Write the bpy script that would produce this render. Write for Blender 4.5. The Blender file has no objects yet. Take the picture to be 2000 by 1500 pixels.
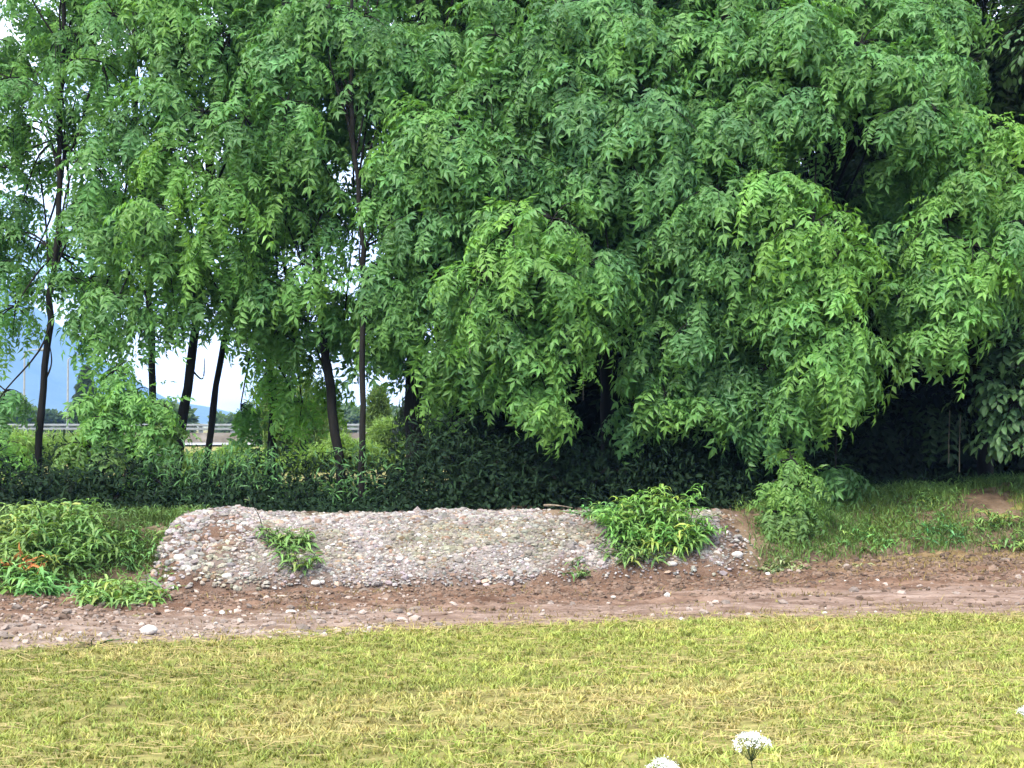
import bpy, math
import numpy as np
from mathutils import Vector

scene = bpy.context.scene
COL = scene.collection
rad = math.radians
PITCH = rad(1.65)
FPX = 2777.8
EYE = 1.6

# ------------------------------------------------------------------ camera
cd = bpy.data.cameras.new("camera")
cam = bpy.data.objects.new("camera", cd)
COL.objects.link(cam)
cam.location = (0, 0, EYE)
cam.rotation_euler = (rad(90) + PITCH, 0, 0)
cd.lens = 50
cd.sensor_width = 36
cd.clip_start = 0.1
cd.clip_end = 20000
scene.camera = cam

# ------------------------------------------------------------------ sky, sun, exposure
SUN_EL, SUN_ROT = rad(46), rad(212)          # behind the viewer, a little to the left
w = bpy.data.worlds.new("World")
scene.world = w
w.use_nodes = True
nt = w.node_tree
for n in list(nt.nodes):
    nt.nodes.remove(n)
sky = nt.nodes.new("ShaderNodeTexSky")
sky.sky_type = 'NISHITA'
sky.sun_disc = False
sky.sun_elevation = SUN_EL
sky.sun_rotation = SUN_ROT
sky.air_density = 1.0
sky.dust_density = 1.5
tc = nt.nodes.new("ShaderNodeTexCoord")
mp = nt.nodes.new("ShaderNodeMapping")
mp.inputs['Scale'].default_value = (1.6, 1.6, 5.0)
mp.inputs['Location'].default_value = (0.35, 0.0, 0.21)
nz = nt.nodes.new("ShaderNodeTexNoise")
nz.inputs['Scale'].default_value = 2.6
nz.inputs['Detail'].default_value = 7
nz.inputs['Roughness'].default_value = 0.55
rp = nt.nodes.new("ShaderNodeValToRGB")
rp.color_ramp.elements[0].position = 0.36
rp.color_ramp.elements[0].color = (0.12, 0.12, 0.12, 1)
rp.color_ramp.elements[1].position = 0.52
rp.color_ramp.elements[1].color = (1, 1, 1, 1)
mx = nt.nodes.new("ShaderNodeMix")
mx.data_type = 'RGBA'
mx.inputs[7].default_value = (6.6, 6.7, 6.9, 1)
bg = nt.nodes.new("ShaderNodeBackground")
bg.inputs['Strength'].default_value = 0.14
wo = nt.nodes.new("ShaderNodeOutputWorld")
L = nt.links.new
L(tc.outputs['Generated'], mp.inputs[0])
L(mp.outputs[0], nz.inputs['Vector'])
L(nz.outputs[0], rp.inputs[0])
L(rp.outputs[0], mx.inputs[0])
L(sky.outputs[0], mx.inputs[6])
L(mx.outputs[2], bg.inputs[0])
L(bg.outputs[0], wo.inputs[0])

sd = bpy.data.lights.new("sun", 'SUN')
sd.energy = 1.9
sd.angle = rad(14)
sd.color = (1.0, 0.95, 0.86)
sun = bpy.data.objects.new("sun", sd)
COL.objects.link(sun)
# sky sun_rotation is measured clockwise from +Y
sdir = Vector((math.sin(SUN_ROT) * math.cos(SUN_EL), math.cos(SUN_ROT) * math.cos(SUN_EL), math.sin(SUN_EL)))
sun.rotation_euler = sdir.to_track_quat('Z', 'Y').to_euler()

vs = scene.view_settings
vs.view_transform = 'Standard'
vs.look = 'None'
vs.gamma = 1
vs.use_curve_mapping = False
vs.exposure = 2.2
scene.cycles.use_denoising = True
scene.cycles.max_bounces = 6
scene.cycles.diffuse_bounces = 4
scene.cycles.glossy_bounces = 2
scene.cycles.transmission_bounces = 4
scene.cycles.volume_bounces = 0


# ------------------------------------------------------------------ helpers
def P(px, py, Y):
    """world point seen at pixel (px, py) of the 2000x1500 photo at distance Y"""
    r = (px - 1000) / FPX
    u = (750 - py) / FPX
    d = np.array([r, math.cos(PITCH) - u * math.sin(PITCH), math.sin(PITCH) + u * math.cos(PITCH)])
    d = d * (Y / d[1])
    return d + np.array([0, 0, EYE])


def tag(o, label=None, cat=None, group=None, kind=None):
    if label: o['label'] = label
    if cat: o['category'] = cat
    if group: o['group'] = group
    if kind: o['kind'] = kind
    return o


def thing(name, loc, label, cat, group=None):
    o = bpy.data.objects.new(name, None)
    o.empty_display_size = 0.2
    COL.objects.link(o)
    o.location = loc
    return tag(o, label, cat, group)


class Acc:
    """collects vertices / faces (any width) / tint / material index for ONE mesh"""
    def __init__(s):
        s.V, s.F, s.C, s.M, s.n = [], [], [], [], 0

    def add(s, V, F, col=(1, 1, 1), mi=0):
        V = np.asarray(V, dtype=np.float64)
        F = np.asarray(F, dtype=np.int64)
        s.V.append(V)
        s.F.append(F + s.n)
        c = np.asarray(col, dtype=np.float64)
        if c.ndim == 1:
            c = np.tile(c, (len(V), 1))
        s.C.append(c)
        s.M.append(np.full(len(F), mi))
        s.n += len(V)

    def build(s, name, mats, parent=None, smooth=False, origin=None):
        V = np.concatenate(s.V)
        if parent is not None:
            V = V - np.array(parent.location)
        elif origin is not None:
            V = V - np.array(origin)
        me = bpy.data.meshes.new(name)
        me.vertices.add(len(V))
        me.vertices.foreach_set('co', V.astype(np.float32).ravel())
        lv = np.concatenate([f.ravel() for f in s.F])
        tot = np.concatenate([np.full(len(f), f.shape[1]) for f in s.F])
        st = np.concatenate([[0], np.cumsum(tot)[:-1]])
        me.loops.add(len(lv))
        me.loops.foreach_set('vertex_index', lv.astype(np.int32))
        me.polygons.add(len(tot))
        me.polygons.foreach_set('loop_start', st.astype(np.int32))
        me.polygons.foreach_set('loop_total', tot.astype(np.int32))
        me.polygons.foreach_set('material_index', np.concatenate(s.M).astype(np.int32))
        me.polygons.foreach_set('use_smooth', np.full(len(tot), smooth))
        a = me.color_attributes.new('tint', 'FLOAT_COLOR', 'POINT')
        C = np.concatenate(s.C)
        C = np.concatenate([C, np.ones((len(C), 1))], axis=1)
        a.data.foreach_set('color', C.astype(np.float32).ravel())
        me.update(calc_edges=True)
        me.validate()
        for m in (mats if isinstance(mats, (list, tuple)) else [mats]):
            me.materials.append(m)
        o = bpy.data.objects.new(name, me)
        COL.objects.link(o)
        if parent is not None:
            o.parent = parent
        elif origin is not None:
            o.location = origin
        return o


def norm(v):
    return v / np.maximum(np.linalg.norm(v, axis=-1, keepdims=True), 1e-9)


def tube(acc, pts, r, col=(1, 1, 1), sides=6, mi=0, wob=0.0, rng=None):
    pts = np.asarray(pts, float)
    n = len(pts)
    r = np.broadcast_to(np.asarray(r, float), (n,)) if np.ndim(r) else np.full(n, r)
    t = norm(np.gradient(pts, axis=0))
    ref = np.where(np.abs(t[:, 2:3]) > 0.9, np.array([[1., 0, 0]]), np.array([[0, 0, 1.]]))
    a = norm(np.cross(t, ref))
    b = np.cross(t, a)
    ang = np.linspace(0, 2 * np.pi, sides, endpoint=False)
    rr = r[:, None] * np.ones((n, sides))
    if wob and rng is not None:
        rr = rr * (1 + wob * rng.normal(size=rr.shape))
    V = pts[:, None] + rr[..., None] * (np.cos(ang)[None, :, None] * a[:, None] + np.sin(ang)[None, :, None] * b[:, None])
    V = V.reshape(-1, 3)
    i = np.arange(n - 1)[:, None] * sides
    j = np.arange(sides)[None]
    k = (j + 1) % sides
    F = np.stack([i + j, i + k, i + sides + k, i + sides + j], -1).reshape(-1, 4)
    acc.add(V, F, col, mi)


def spline(ctrl, n):
    ctrl = np.asarray(ctrl, float)
    s = np.concatenate([[0], np.cumsum(np.linalg.norm(np.diff(ctrl, axis=0), axis=1))])
    m = len(ctrl)
    tan = np.gradient(ctrl, s, axis=0)
    out = []
    for u in np.linspace(0, s[-1], n):
        k = min(np.searchsorted(s, u, 'right') - 1, m - 2)
        h = s[k + 1] - s[k]
        t = (u - s[k]) / h
        out.append((2*t**3-3*t**2+1)*ctrl[k] + (t**3-2*t**2+t)*h*tan[k] + (-2*t**3+3*t**2)*ctrl[k+1] + (t**3-t**2)*h*tan[k+1])
    return np.array(out)


def vnoise(x, y, seed=0):
    """smooth 2-D value noise in 0..1"""
    xi, yi = np.floor(x).astype(np.int64), np.floor(y).astype(np.int64)
    xf, yf = x - xi, y - yi
    def h(a, b):
        n = (a * 374761393 + b * 668265263 + seed * 1442695041) & 0x7fffffff
        n = ((n ^ (n >> 13)) * 1274126177) & 0x7fffffff
        return ((n ^ (n >> 16)) & 0xffff) / 65535.0
    u, v = xf * xf * (3 - 2 * xf), yf * yf * (3 - 2 * yf)
    return (h(xi, yi) * (1-u) + h(xi+1, yi) * u) * (1-v) + (h(xi, yi+1) * (1-u) + h(xi+1, yi+1) * u) * v


def fbm(x, y, seed=0, o=4):
    s, a, t = 0, 1.0, 0
    for k in range(o):
        s = s + a * vnoise(x * 2**k, y * 2**k, seed + k * 7)
        t += a
        a *= 0.5
    return s / t


def sstep(a, b, x):
    t = np.clip((x - a) / (b - a), 0, 1)
    return t * t * (3 - 2 * t)


# ------------------------------------------------------------------ terrain shape
# columns of the low earth bank: x, foot distance, foot height, crest distance, crest height
BX = np.array([-16., -5.2, -3.5, 0.0, 2.55, 3.9, 5.9, 16.])
BFY = np.array([12.6, 12.8, 13.5, 13.9, 14.5, 15.2, 15.5, 16.0])
BFZ = np.array([0.0, 0.0, 0.0, 0.0, 0.08, 0.19, 0.22, 0.25])
BCY = np.array([15.0, 15.2, 15.2, 15.4, 15.9, 16.9, 17.4, 18.0])
BCZ = np.array([.60, .60, .60, .63, .62, .70, .85, .95])


def foot(x): return np.interp(x, BX, BFY)
def crest(x): return np.interp(x, BX, BCY)
def field_edge(x): return np.interp(x, [-9, -3.64, -1.18, 0, 2.6, 4.3, 9], [9.4, 10.15, 10.95, 11.45, 11.9, 12.0, 12.3]) + 0.22 * (fbm(x * 1.1 + 5, x * 0 + 2, 3) - .5) + 0.12 * (fbm(x * 6 + 5, x * 0 + 2, 4) - .5)


def H(x, y):
    x, y = np.asarray(x, float), np.asarray(y, float)
    fy, fz, cy, cz = foot(x), np.interp(x, BX, BFZ), crest(x), np.interp(x, BX, BCZ)
    z = fz * sstep(11.5, 1, y) * 0 + fz * np.clip((y - 12.0) / (fy - 12.0), 0, 1)
    t = np.clip((y - fy) / (cy - fy), 0, 1)
    z = z + (cz - fz) * np.sin(t * np.pi / 2) ** 1.15
    z = z - (cz - 0.35) * sstep(0.4, 2.6, y - cy)
    rough = 0.07 * (fbm(x * 1.3, y * 1.3, 11) - .5) * sstep(10.5, 13, y) + 0.06 * (fbm(x * 4, y * 4, 12) - .5) * sstep(0.0, .4, y - fy)
    z = z + rough * (1 - sstep(25, 40, y))
    z = z + 0.03 * (fbm(x * .7, y * .7, 5) - .5)
    # the motorway stands on a low embankment
    z = z + (0.75 - 0.35) * sstep(48, 56, y) * (1 - sstep(74, 90, y))
    z = z - 0.35 * sstep(74, 120, y)
    return z


# ------------------------------------------------------------------ materials
def new_mat(name):
    m = bpy.data.materials.new(name)
    m.use_nodes = True
    t = m.node_tree
    for n in list(t.nodes):
        t.nodes.remove(n)
    out = t.nodes.new("ShaderNodeOutputMaterial")
    return m, t, out


def leaf_mat(name, trans=0.35, rough=0.45, spec=0.35, tcol=(1.25, 1.25, 0.55)):
    m, t, out = new_mat(name)
    at = t.nodes.new("ShaderNodeAttribute"); at.attribute_name = 'tint'
    pb = t.nodes.new("ShaderNodeBsdfPrincipled")
    pb.inputs['Roughness'].default_value = rough
    pb.inputs['Specular IOR Level'].default_value = spec
    tr = t.nodes.new("ShaderNodeBsdfTranslucent")
    mul = t.nodes.new("ShaderNodeMix"); mul.data_type = 'RGBA'; mul.blend_type = 'MULTIPLY'
    mul.inputs[0].default_value = 1
    mul.inputs[7].default_value = (*tcol, 1)
    ms = t.nodes.new("ShaderNodeMixShader"); ms.inputs[0].default_value = trans
    l = t.links.new
    l(at.outputs[0], pb.inputs[0]); l(at.outputs[0], mul.inputs[6]); l(mul.outputs[2], tr.inputs[0])
    l(pb.outputs[0], ms.inputs[1]); l(tr.outputs[0], ms.inputs[2]); l(ms.outputs[0], out.inputs[0])
    return m


def noise_mat(name, stops, scale=3.0, rough=0.9, bump=0.3, bscale=30, stretch=(1, 1, 1), detail=6, use_tint=False, spec=0.2, bdist=0.02):
    m, t, out = new_mat(name)
    l = t.links.new
    tcn = t.nodes.new("ShaderNodeTexCoord")
    mpn = t.nodes.new("ShaderNodeMapping"); mpn.inputs['Scale'].default_value = stretch
    l(tcn.outputs['Object'], mpn.inputs[0])
    n1 = t.nodes.new("ShaderNodeTexNoise"); n1.inputs['Scale'].default_value = scale
    n1.inputs['Detail'].default_value = detail; n1.inputs['Roughness'].default_value = 0.6
    l(mpn.outputs[0], n1.inputs['Vector'])
    cr = t.nodes.new("ShaderNodeValToRGB")
    e = cr.color_ramp.elements
    e[0].position, e[0].color = stops[0][0], (*stops[0][1], 1)
    e[1].position, e[1].color = stops[-1][0], (*stops[-1][1], 1)
    for p, c in stops[1:-1]:
        q = e.new(p); q.color = (*c, 1)
    l(n1.outputs[0], cr.inputs[0])
    pb = t.nodes.new("ShaderNodeBsdfPrincipled")
    pb.inputs['Roughness'].default_value = rough
    pb.inputs['Specular IOR Level'].default_value = spec
    src = cr.outputs[0]
    if use_tint:
        at = t.nodes.new("ShaderNodeAttribute"); at.attribute_name = 'tint'
        mm = t.nodes.new("ShaderNodeMix"); mm.data_type = 'RGBA'; mm.blend_type = 'MULTIPLY'; mm.inputs[0].default_value = 1
        l(cr.outputs[0], mm.inputs[6]); l(at.outputs[0], mm.inputs[7]); src = mm.outputs[2]
    l(src, pb.inputs[0])
    n2 = t.nodes.new("ShaderNodeTexNoise"); n2.inputs['Scale'].default_value = bscale; n2.inputs['Detail'].default_value = 8
    l(mpn.outputs[0], n2.inputs['Vector'])
    bp = t.nodes.new("ShaderNodeBump"); bp.inputs['Strength'].default_value = bump; bp.inputs['Distance'].default_value = bdist
    l(n2.outputs[0], bp.inputs['Height']); l(bp.outputs[0], pb.inputs['Normal'])
    l(pb.outputs[0], out.inputs[0])
    return m


M = {}
M['leaf'] = leaf_mat('leaf_green', trans=.45, rough=.5, spec=.36)
M['shade_leaf'] = leaf_mat('undergrowth_green', trans=.25, rough=.75, spec=.12)
M['weed'] = leaf_mat('weed_green', trans=0.3, rough=0.5)
M['grass'] = leaf_mat('grass_blades', trans=0.25, rough=0.7, spec=0.15, tcol=(1.1, 1.1, 0.6))
M['flower'] = leaf_mat('flower_white', trans=0.2, rough=0.8, spec=0.1, tcol=(1, 1, 1))
M['bark'] = noise_mat('bark', [(0.35, (0.006, 0.0055, 0.005)), (0.6, (0.014, 0.013, 0.011)), (0.75, (0.032, 0.031, 0.026))], 9, 0.95, 0.8, 25, (1, 1, .25), use_tint=True)
M['stone'] = noise_mat('stone', [(0.35, (0.75, 0.75, 0.75)), (0.65, (1.0, 1.0, 1.0))], 25, 0.85, 0.4, 60, use_tint=True)
M['ground'] = noise_mat('meadow_soil', [(0.33, (0.08, 0.065, 0.022)), (0.47, (0.16, 0.145, 0.042)), (0.6, (0.22, 0.20, 0.062)), (0.72, (0.28, 0.245, 0.1))], 2.5, 0.95, 0.6, 45, (1, 1.6, 1))
M['dirt'] = noise_mat('track_dirt', [(0.3, (0.10, 0.062, 0.043)), (0.45, (0.175, 0.120, 0.090)), (0.58, (0.245, 0.178, 0.138)), (0.72, (0.30, 0.230, 0.185))], 5, 0.95, 1.0, 34, (0.5, 2.0, 1), bdist=0.03, use_tint=True)
M['bank'] = noise_mat('bank_soil', [(0.3, (0.05, 0.034, 0.02)), (0.5, (0.12, 0.08, 0.05)), (0.7, (0.2, 0.145, 0.095))], 3.5, 0.95, 0.9, 22, bdist=0.04)
M['gravel'] = noise_mat('gravel_bed', [(0.32, (0.11, 0.085, 0.07)), (0.5, (0.20, 0.17, 0.15)), (0.7, (0.28, 0.25, 0.225))], 5, 0.95, 1.0, 60, bdist=0.03, use_tint=True)
M['litter'] = noise_mat('shade_toned_litter', [(0.35, (0.012, 0.009, 0.006)), (0.65, (0.04, 0.028, 0.018))], 5, 1.0, 0.9, 25, bdist=0.03)  # near black, so the colour itself carries the shade in the hollow
M['metal'] = noise_mat('galvanised_metal', [(0.3, (0.17, 0.185, 0.18)), (0.7, (0.26, 0.275, 0.27))], 4, 0.5, 0.1, 30)
M['concrete'] = noise_mat('weathered_concrete', [(0.3, (0.09, 0.075, 0.06)), (0.5, (0.16, 0.14, 0.12)), (0.7, (0.24, 0.215, 0.19))], 1.2, 0.9, 0.3, 20, (1, 1, 2))
M['road'] = noise_mat('pale_road', [(0.3, (0.2, 0.2, 0.195)), (0.7, (0.3, 0.3, 0.29))], 0.8, 0.85, 0.2, 20)
M['hill'] = noise_mat('forested_hill', [(0.35, (0.03, 0.06, 0.03)), (0.65, (0.07, 0.1, 0.045))], 0.01, 1.0, 0.5, 0.05, bdist=10)

GREEN = np.array([0.102, 0.240, 0.074])
YELLOW = np.array([0.138, 0.300, 0.068])
BLUE = np.array([0.090, 0.218, 0.088])
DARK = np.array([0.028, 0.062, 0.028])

# ------------------------------------------------------------------ ground sheets
def grid_mesh(name, xs, ys, zf, mat, colf=None):
    X, Y = np.meshgrid(xs, ys)
    Z = zf(X, Y)
    V = np.stack([X, Y, Z], -1).reshape(-1, 3)
    nx, ny = len(xs), len(ys)
    i = np.arange(ny - 1)[:, None] * nx
    j = np.arange(nx - 1)[None]
    F = np.stack([i + j, i + j + 1, i + nx + j + 1, i + nx + j], -1).reshape(-1, 4)
    a = Acc()
    a.add(V, F)
    return a.build(name, mat, smooth=True)


xs = np.concatenate([-np.geomspace(9000, 9, 40), np.arange(-8.9, 9, 0.1), np.geomspace(9, 9000, 40)])
ys = np.concatenate([[-3000, -400, -60, -10, 0, 3, 5], np.arange(6, 20, 0.08), np.geomspace(20, 4500, 60)])
tag(grid_mesh('ground', xs, ys, lambda x, y: H(x, y) - 0.004, M['ground']), 'yellow green meadow ground running back under the trees', kind='structure')


def strip(name, y0f, y1f, xs, n, zoff, mat, label, colf=None):
    v = np.linspace(0, 1, n)
    X = np.tile(xs, (n, 1))
    Y = y0f(xs)[None] * (1 - v[:, None]) + y1f(xs)[None] * v[:, None]
    Z = H(X, Y) + zoff(X, Y, v[:, None] * np.ones_like(X))
    V = np.stack([X, Y, Z], -1).reshape(-1, 3)
    nx = len(xs)
    i = np.arange(n - 1)[:, None] * nx
    j = np.arange(nx - 1)[None]
    F = np.stack([i + j, i + j + 1, i + nx + j + 1, i + nx + j], -1).reshape(-1, 4)
    cc = (1, 1, 1) if colf is None else colf(X, Y, v[:, None] * np.ones_like(X)).reshape(-1, 3)
    a = Acc(); a.add(V, F, cc)
    return tag(a.build(name, mat, smooth=True), label, kind='structure')


def loose(X, Y, v):
    # looser, darker soil on the bank side, smoother, paler soil on the field side
    return sstep(.30, .62, v + .55 * (fbm(X * .8, Y * 4, 23) - .5))


def rut(X, Y, v):
    s = Y - 0.10 * X
    e = sstep(0, .06, v) * (1 - sstep(.94, 1, v))
    lo = loose(X, Y, v)
    z = 0.07 * (fbm(X * 1.1, s * 6, 21) - .40) + (.02 + .06 * lo) * (fbm(X * 6, s * 11, 22) - .5) + (.012 + .045 * lo) * (fbm(X * 17, s * 22, 24, 3) - .5)
    return -0.012 + e * (0.022 + z)


def track_col(X, Y, v):
    lo = loose(X, Y, v)[..., None]
    dry = np.array([1.0, .97, .97]) * np.ones((*X.shape, 3))  # paler tone on the field side
    left = (1 - sstep(-2.5, -.2, X))[..., None]
    dry = dry * (1 + left * np.array([.05, .12, .14]))
    bank_tone = np.array([.68, .57, .49])  # darker red brown towards the bank
    yel = (sstep(2.8, 4.0, X) * sstep(.6, .85, v))[..., None]
    c = dry * (1 - lo) + bank_tone * lo
    return c * (1 - yel) + np.array([.85, .80, .52]) * yel


def track_z(x, y):
    v = (y - field_edge(x)) / (foot(x) - field_edge(x))
    return H(x, y) + np.where((v > .0) & (v < 1.0), rut(x, y, v), 0)


strip('dirt_track', lambda x: field_edge(x) - .05, lambda x: foot(x) + .12 + .1 * np.sin(x * 3), np.arange(-7, 8, 0.028), 110, rut, M['dirt'], 'rutted brown dirt track between the mown field and the bank', track_col)
strip('earth_bank', lambda x: foot(x) - .02, lambda x: crest(x) + 4.0, np.arange(-9, 9.4, 0.06), 70,
      lambda X, Y, v: -0.01 + sstep(0, .04, v) * (1 - sstep(.9, 1, v)) * (0.025 + 0.10 * (fbm(X * 3, Y * 3, 31) - .45) + .06 * (fbm(X * 9, Y * 9, 32) - .5)), M['bank'], 'low brown earth bank along the foot of the trees')


strip('woodland_floor', lambda x: crest(x) + .9, lambda x: 0 * x + 30, np.arange(-1.5, 11, 0.15), 60, lambda X, Y, v: .012 + .05 * fbm(X * 3, Y * 3, 33), M['litter'], 'leaf litter on the floor of the wood, coloured dark for its shade')

# ------------------------------------------------------------------ leaf templates and placing
def leaflet(base, d, nrm, ln, wd, sag=0.15):
    d = norm(np.array(d, float)); nrm = np.array(nrm, float)
    s = norm(np.cross(nrm, d)); nn = np.cross(d, s)
    b = np.array(base, float)
    V = [b, b + d*ln*.38 + s*wd*.5 + nn*wd*.16, b + d*ln - nn*ln*sag, b + d*ln*.38 - s*wd*.5 + nn*wd*.16, b + d*ln*.5 - nn*wd*.08]
    return V


def compound(pairs=6, ll=0.27, lw=0.095, arch=0.35, rachis=True, fwd=0.55, seed=None):
    V, F = [], []
    rg = np.random.default_rng(seed if seed is not None else 0)
    J = 1.0 if seed is not None else 0.0
    for k in range(pairs):
        t = 0.2 + 0.72 * k / (pairs - 1)
        p = np.array([t, 0, -arch * t * t])
        tang = norm(np.array([1, 0, -2 * arch * t]))
        nr = np.array([-tang[2], 0, tang[0]])
        q = ll * (1.0 - 0.35 * abs(t - 0.5) * 1.3)
        for sgn in (1, -1):
            dd = tang * (fwd + J * rg.normal() * .22) + np.array([0, sgn * 1.0, 0]) - nr * (0.28 + J * rg.normal() * .3)
            n0 = len(V)
            V += leaflet(p + tang * J * rg.normal() * .03, dd, nr + J * rg.normal(size=3) * .3, q * (1 + J * rg.normal() * .14), lw * (1 + J * rg.normal() * .15), .15 + J * rg.uniform(-.05, .2))
            F += [[n0, n0+4, n0+2, n0+1], [n0, n0+3, n0+2, n0+4]]
    p = np.array([0.94, 0, -arch * .88]); n0 = len(V)
    tang = norm(np.array([1, 0, -2 * arch]))
    V += leaflet(p, tang, [-tang[2], 0, tang[0]], ll, lw * 1.1)
    F += [[n0, n0+4, n0+2, n0+1], [n0, n0+3, n0+2, n0+4]]
    if rachis:
        for a_, b_ in ((0, .5), (.5, .95)):
            n0 = len(V)
            V += [np.array([a_, .006, -arch*a_*a_]), np.array([a_, -.006, -arch*a_*a_]), np.array([b_, -.005, -arch*b_*b_]), np.array([b_, .005, -arch*b_*b_])]
            F += [[n0, n0+1, n0+2, n0+3]]
    return np.array(V), np.array(F)


T_LEAF = [compound(5 + k % 2, .345 - .02 * (k % 2), .115, .30 + .06 * k, True, .7, 900 + k) for k in range(8)]
T_BACK = compound(pairs=4, ll=0.36, lw=0.15, rachis=False)


def oval_leaf():
    V = [[0, 0, 0], [.35, .27, .05], [.8, .2, 0.0], [1, 0, -.12], [.8, -.2, 0.0], [.35, -.27, .05], [.45, 0, -.02]]
    F = [[0, 6, 2, 1], [6, 3, 2, 2], [0, 5, 4, 6], [6, 4, 3, 3]]
    F = [[0, 6, 2, 1], [0, 5, 4, 6]]
    return np.array(V, float), F


_V = np.array([[0, 0, 0], [.4, .26, .06], [.4, -.26, .06], [.78, .19, 0.01], [.78, -.19, 0.01], [1, 0, -.14], [.42, 0, -.0], [.8, 0, -.05]], float)
T_OVAL = (_V, np.array([[0, 6, 3, 1], [6, 7, 5, 3], [0, 2, 4, 6], [6, 4, 5, 7]]))
_V = np.array([[0, 0, 0], [.35, .09, .06], [.35, -.09, .06], [.72, .07, 0.02], [.72, -.07, 0.02], [1, 0, -.22], [.37, 0, .03], [.74, 0, -.03]], float)
T_LANCE = (_V, np.array([[0, 6, 3, 1], [6, 7, 5, 3], [0, 2, 4, 6], [6, 4, 5, 7]]))


_V = np.array([[0, 0, 0], [.3, .10, .10], [.3, -.10, .10], [.65, .085, 0.02], [.65, -.085, 0.02], [1, 0, -.45], [.32, 0, .07], [.68, 0, -.03]], float)
T_WIDE = (_V, np.array([[0, 6, 3, 1], [6, 7, 5, 3], [0, 2, 4, 6], [6, 4, 5, 7]]))


def place(acc, tmpl, pos, d, up, scale, col, mi=0):
    """stamp a leaf template at every pos, +X along d, +Z near up"""
    TV, TF = tmpl
    d = norm(d)
    y = norm(np.cross(up, d))
    z = np.cross(d, y)
    sc = np.asarray(scale)
    sc = sc[:, None] if sc.ndim == 1 else sc
    if sc.shape[1] == 1:
        sc = np.repeat(sc, 3, 1)
    R = np.stack([d * sc[:, 0:1], y * sc[:, 1:2], z * sc[:, 2:3]], 1)          # n,3(axis),3
    V = pos[:, None] + np.einsum('kj,njc->nkc', TV, R)
    n, k = len(pos), len(TV)
    F = (np.arange(n)[:, None, None] * k + TF[None]).reshape(-1, TF.shape[1])
    acc.add(V.reshape(-1, 3), F, np.repeat(col, k, axis=0), mi)


def clump(leafacc, twigacc, c, r, rng, tint, tw=14, lv=7, size=0.4, tmpl=T_LEAF, droop=0.45, up_bias=0.25, jit=0.14, tmi=1, back=0.0):
    c = np.asarray(c, float); r = np.asarray(r, float)
    d = rng.normal(size=(tw, 3)); d[:, 2] += up_bias
    d = norm(d)
    L = rng.uniform(.5, 1.22, tw)
    t = np.linspace(0.3, 1.0, lv)[None] + rng.uniform(-.05, .05, (tw, lv))
    out = d * r * L[:, None]
    ln = np.linalg.norm(out, axis=1)
    p = c + out[:, None] * t[..., None]
    p[..., 2] -= (droop * ln[:, None]) * t ** 2
    tang = out[:, None] - np.array([0, 0, 1.]) * (2 * droop * ln[:, None, None] * t[..., None])
    tang = norm(tang)
    side = norm(np.cross(tang, np.array([0, 0, 1.])) + 1e-6)
    sg = np.where((np.arange(lv) % 2)[None, :, None] == 0, 1., -1.)
    ld = tang * .55 + side * sg * rng.uniform(.35, 1.0, (tw, lv, 1)) + rng.normal(size=(tw, lv, 3)) * .22
    ld[:, -1] = tang[:, -1] + rng.normal(size=(tw, 3)) * .2
    ld = norm(ld); ld[..., 2] -= .32
    up = np.array([0, 0, 1.]) + norm(out)[:, None] * .45 + rng.normal(size=(tw, lv, 3)) * .22
    sz = size * rng.uniform(.55, 1.15, tw * lv)
    ctw = tint * (1 + rng.normal(size=(tw, 1)) * jit)
    col = np.repeat(ctw, lv, 0) * (1 + rng.normal(size=(tw * lv, 1)) * jit * .7)
    # new growth at twig ends is a little yellower
    tip = np.tile((np.arange(lv) / (lv - 1)) ** 2, tw)[:, None]
    col = col * (1 + tip * np.array([.30, .14, -.05]))
    pp, dd_, uu, cc_ = p.reshape(-1, 3), ld.reshape(-1, 3), up.reshape(-1, 3), np.clip(col, .005, 1)
    tl = tmpl if isinstance(tmpl, list) else [tmpl]
    wh_ = rng.integers(0, len(tl), len(pp))
    for q_ in range(len(tl)):
        k_ = wh_ == q_
        if k_.any():
            place(leafacc, tl[q_], pp[k_], dd_[k_], uu[k_], sz[k_], cc_[k_])
    if twigacc is not None:
        for k in range(tw):
            tt = np.linspace(0, .98, 5)[:, None]
            q = c + out[k] * tt
            q[:, 2] -= droop * ln[k] * tt[:, 0] ** 2
            tube(twigacc, q, np.linspace(.011, .004, 5), (1, 1, 1), 3, tmi)


TREE_GROUP = 'young trees standing in a row behind the bank'


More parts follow.
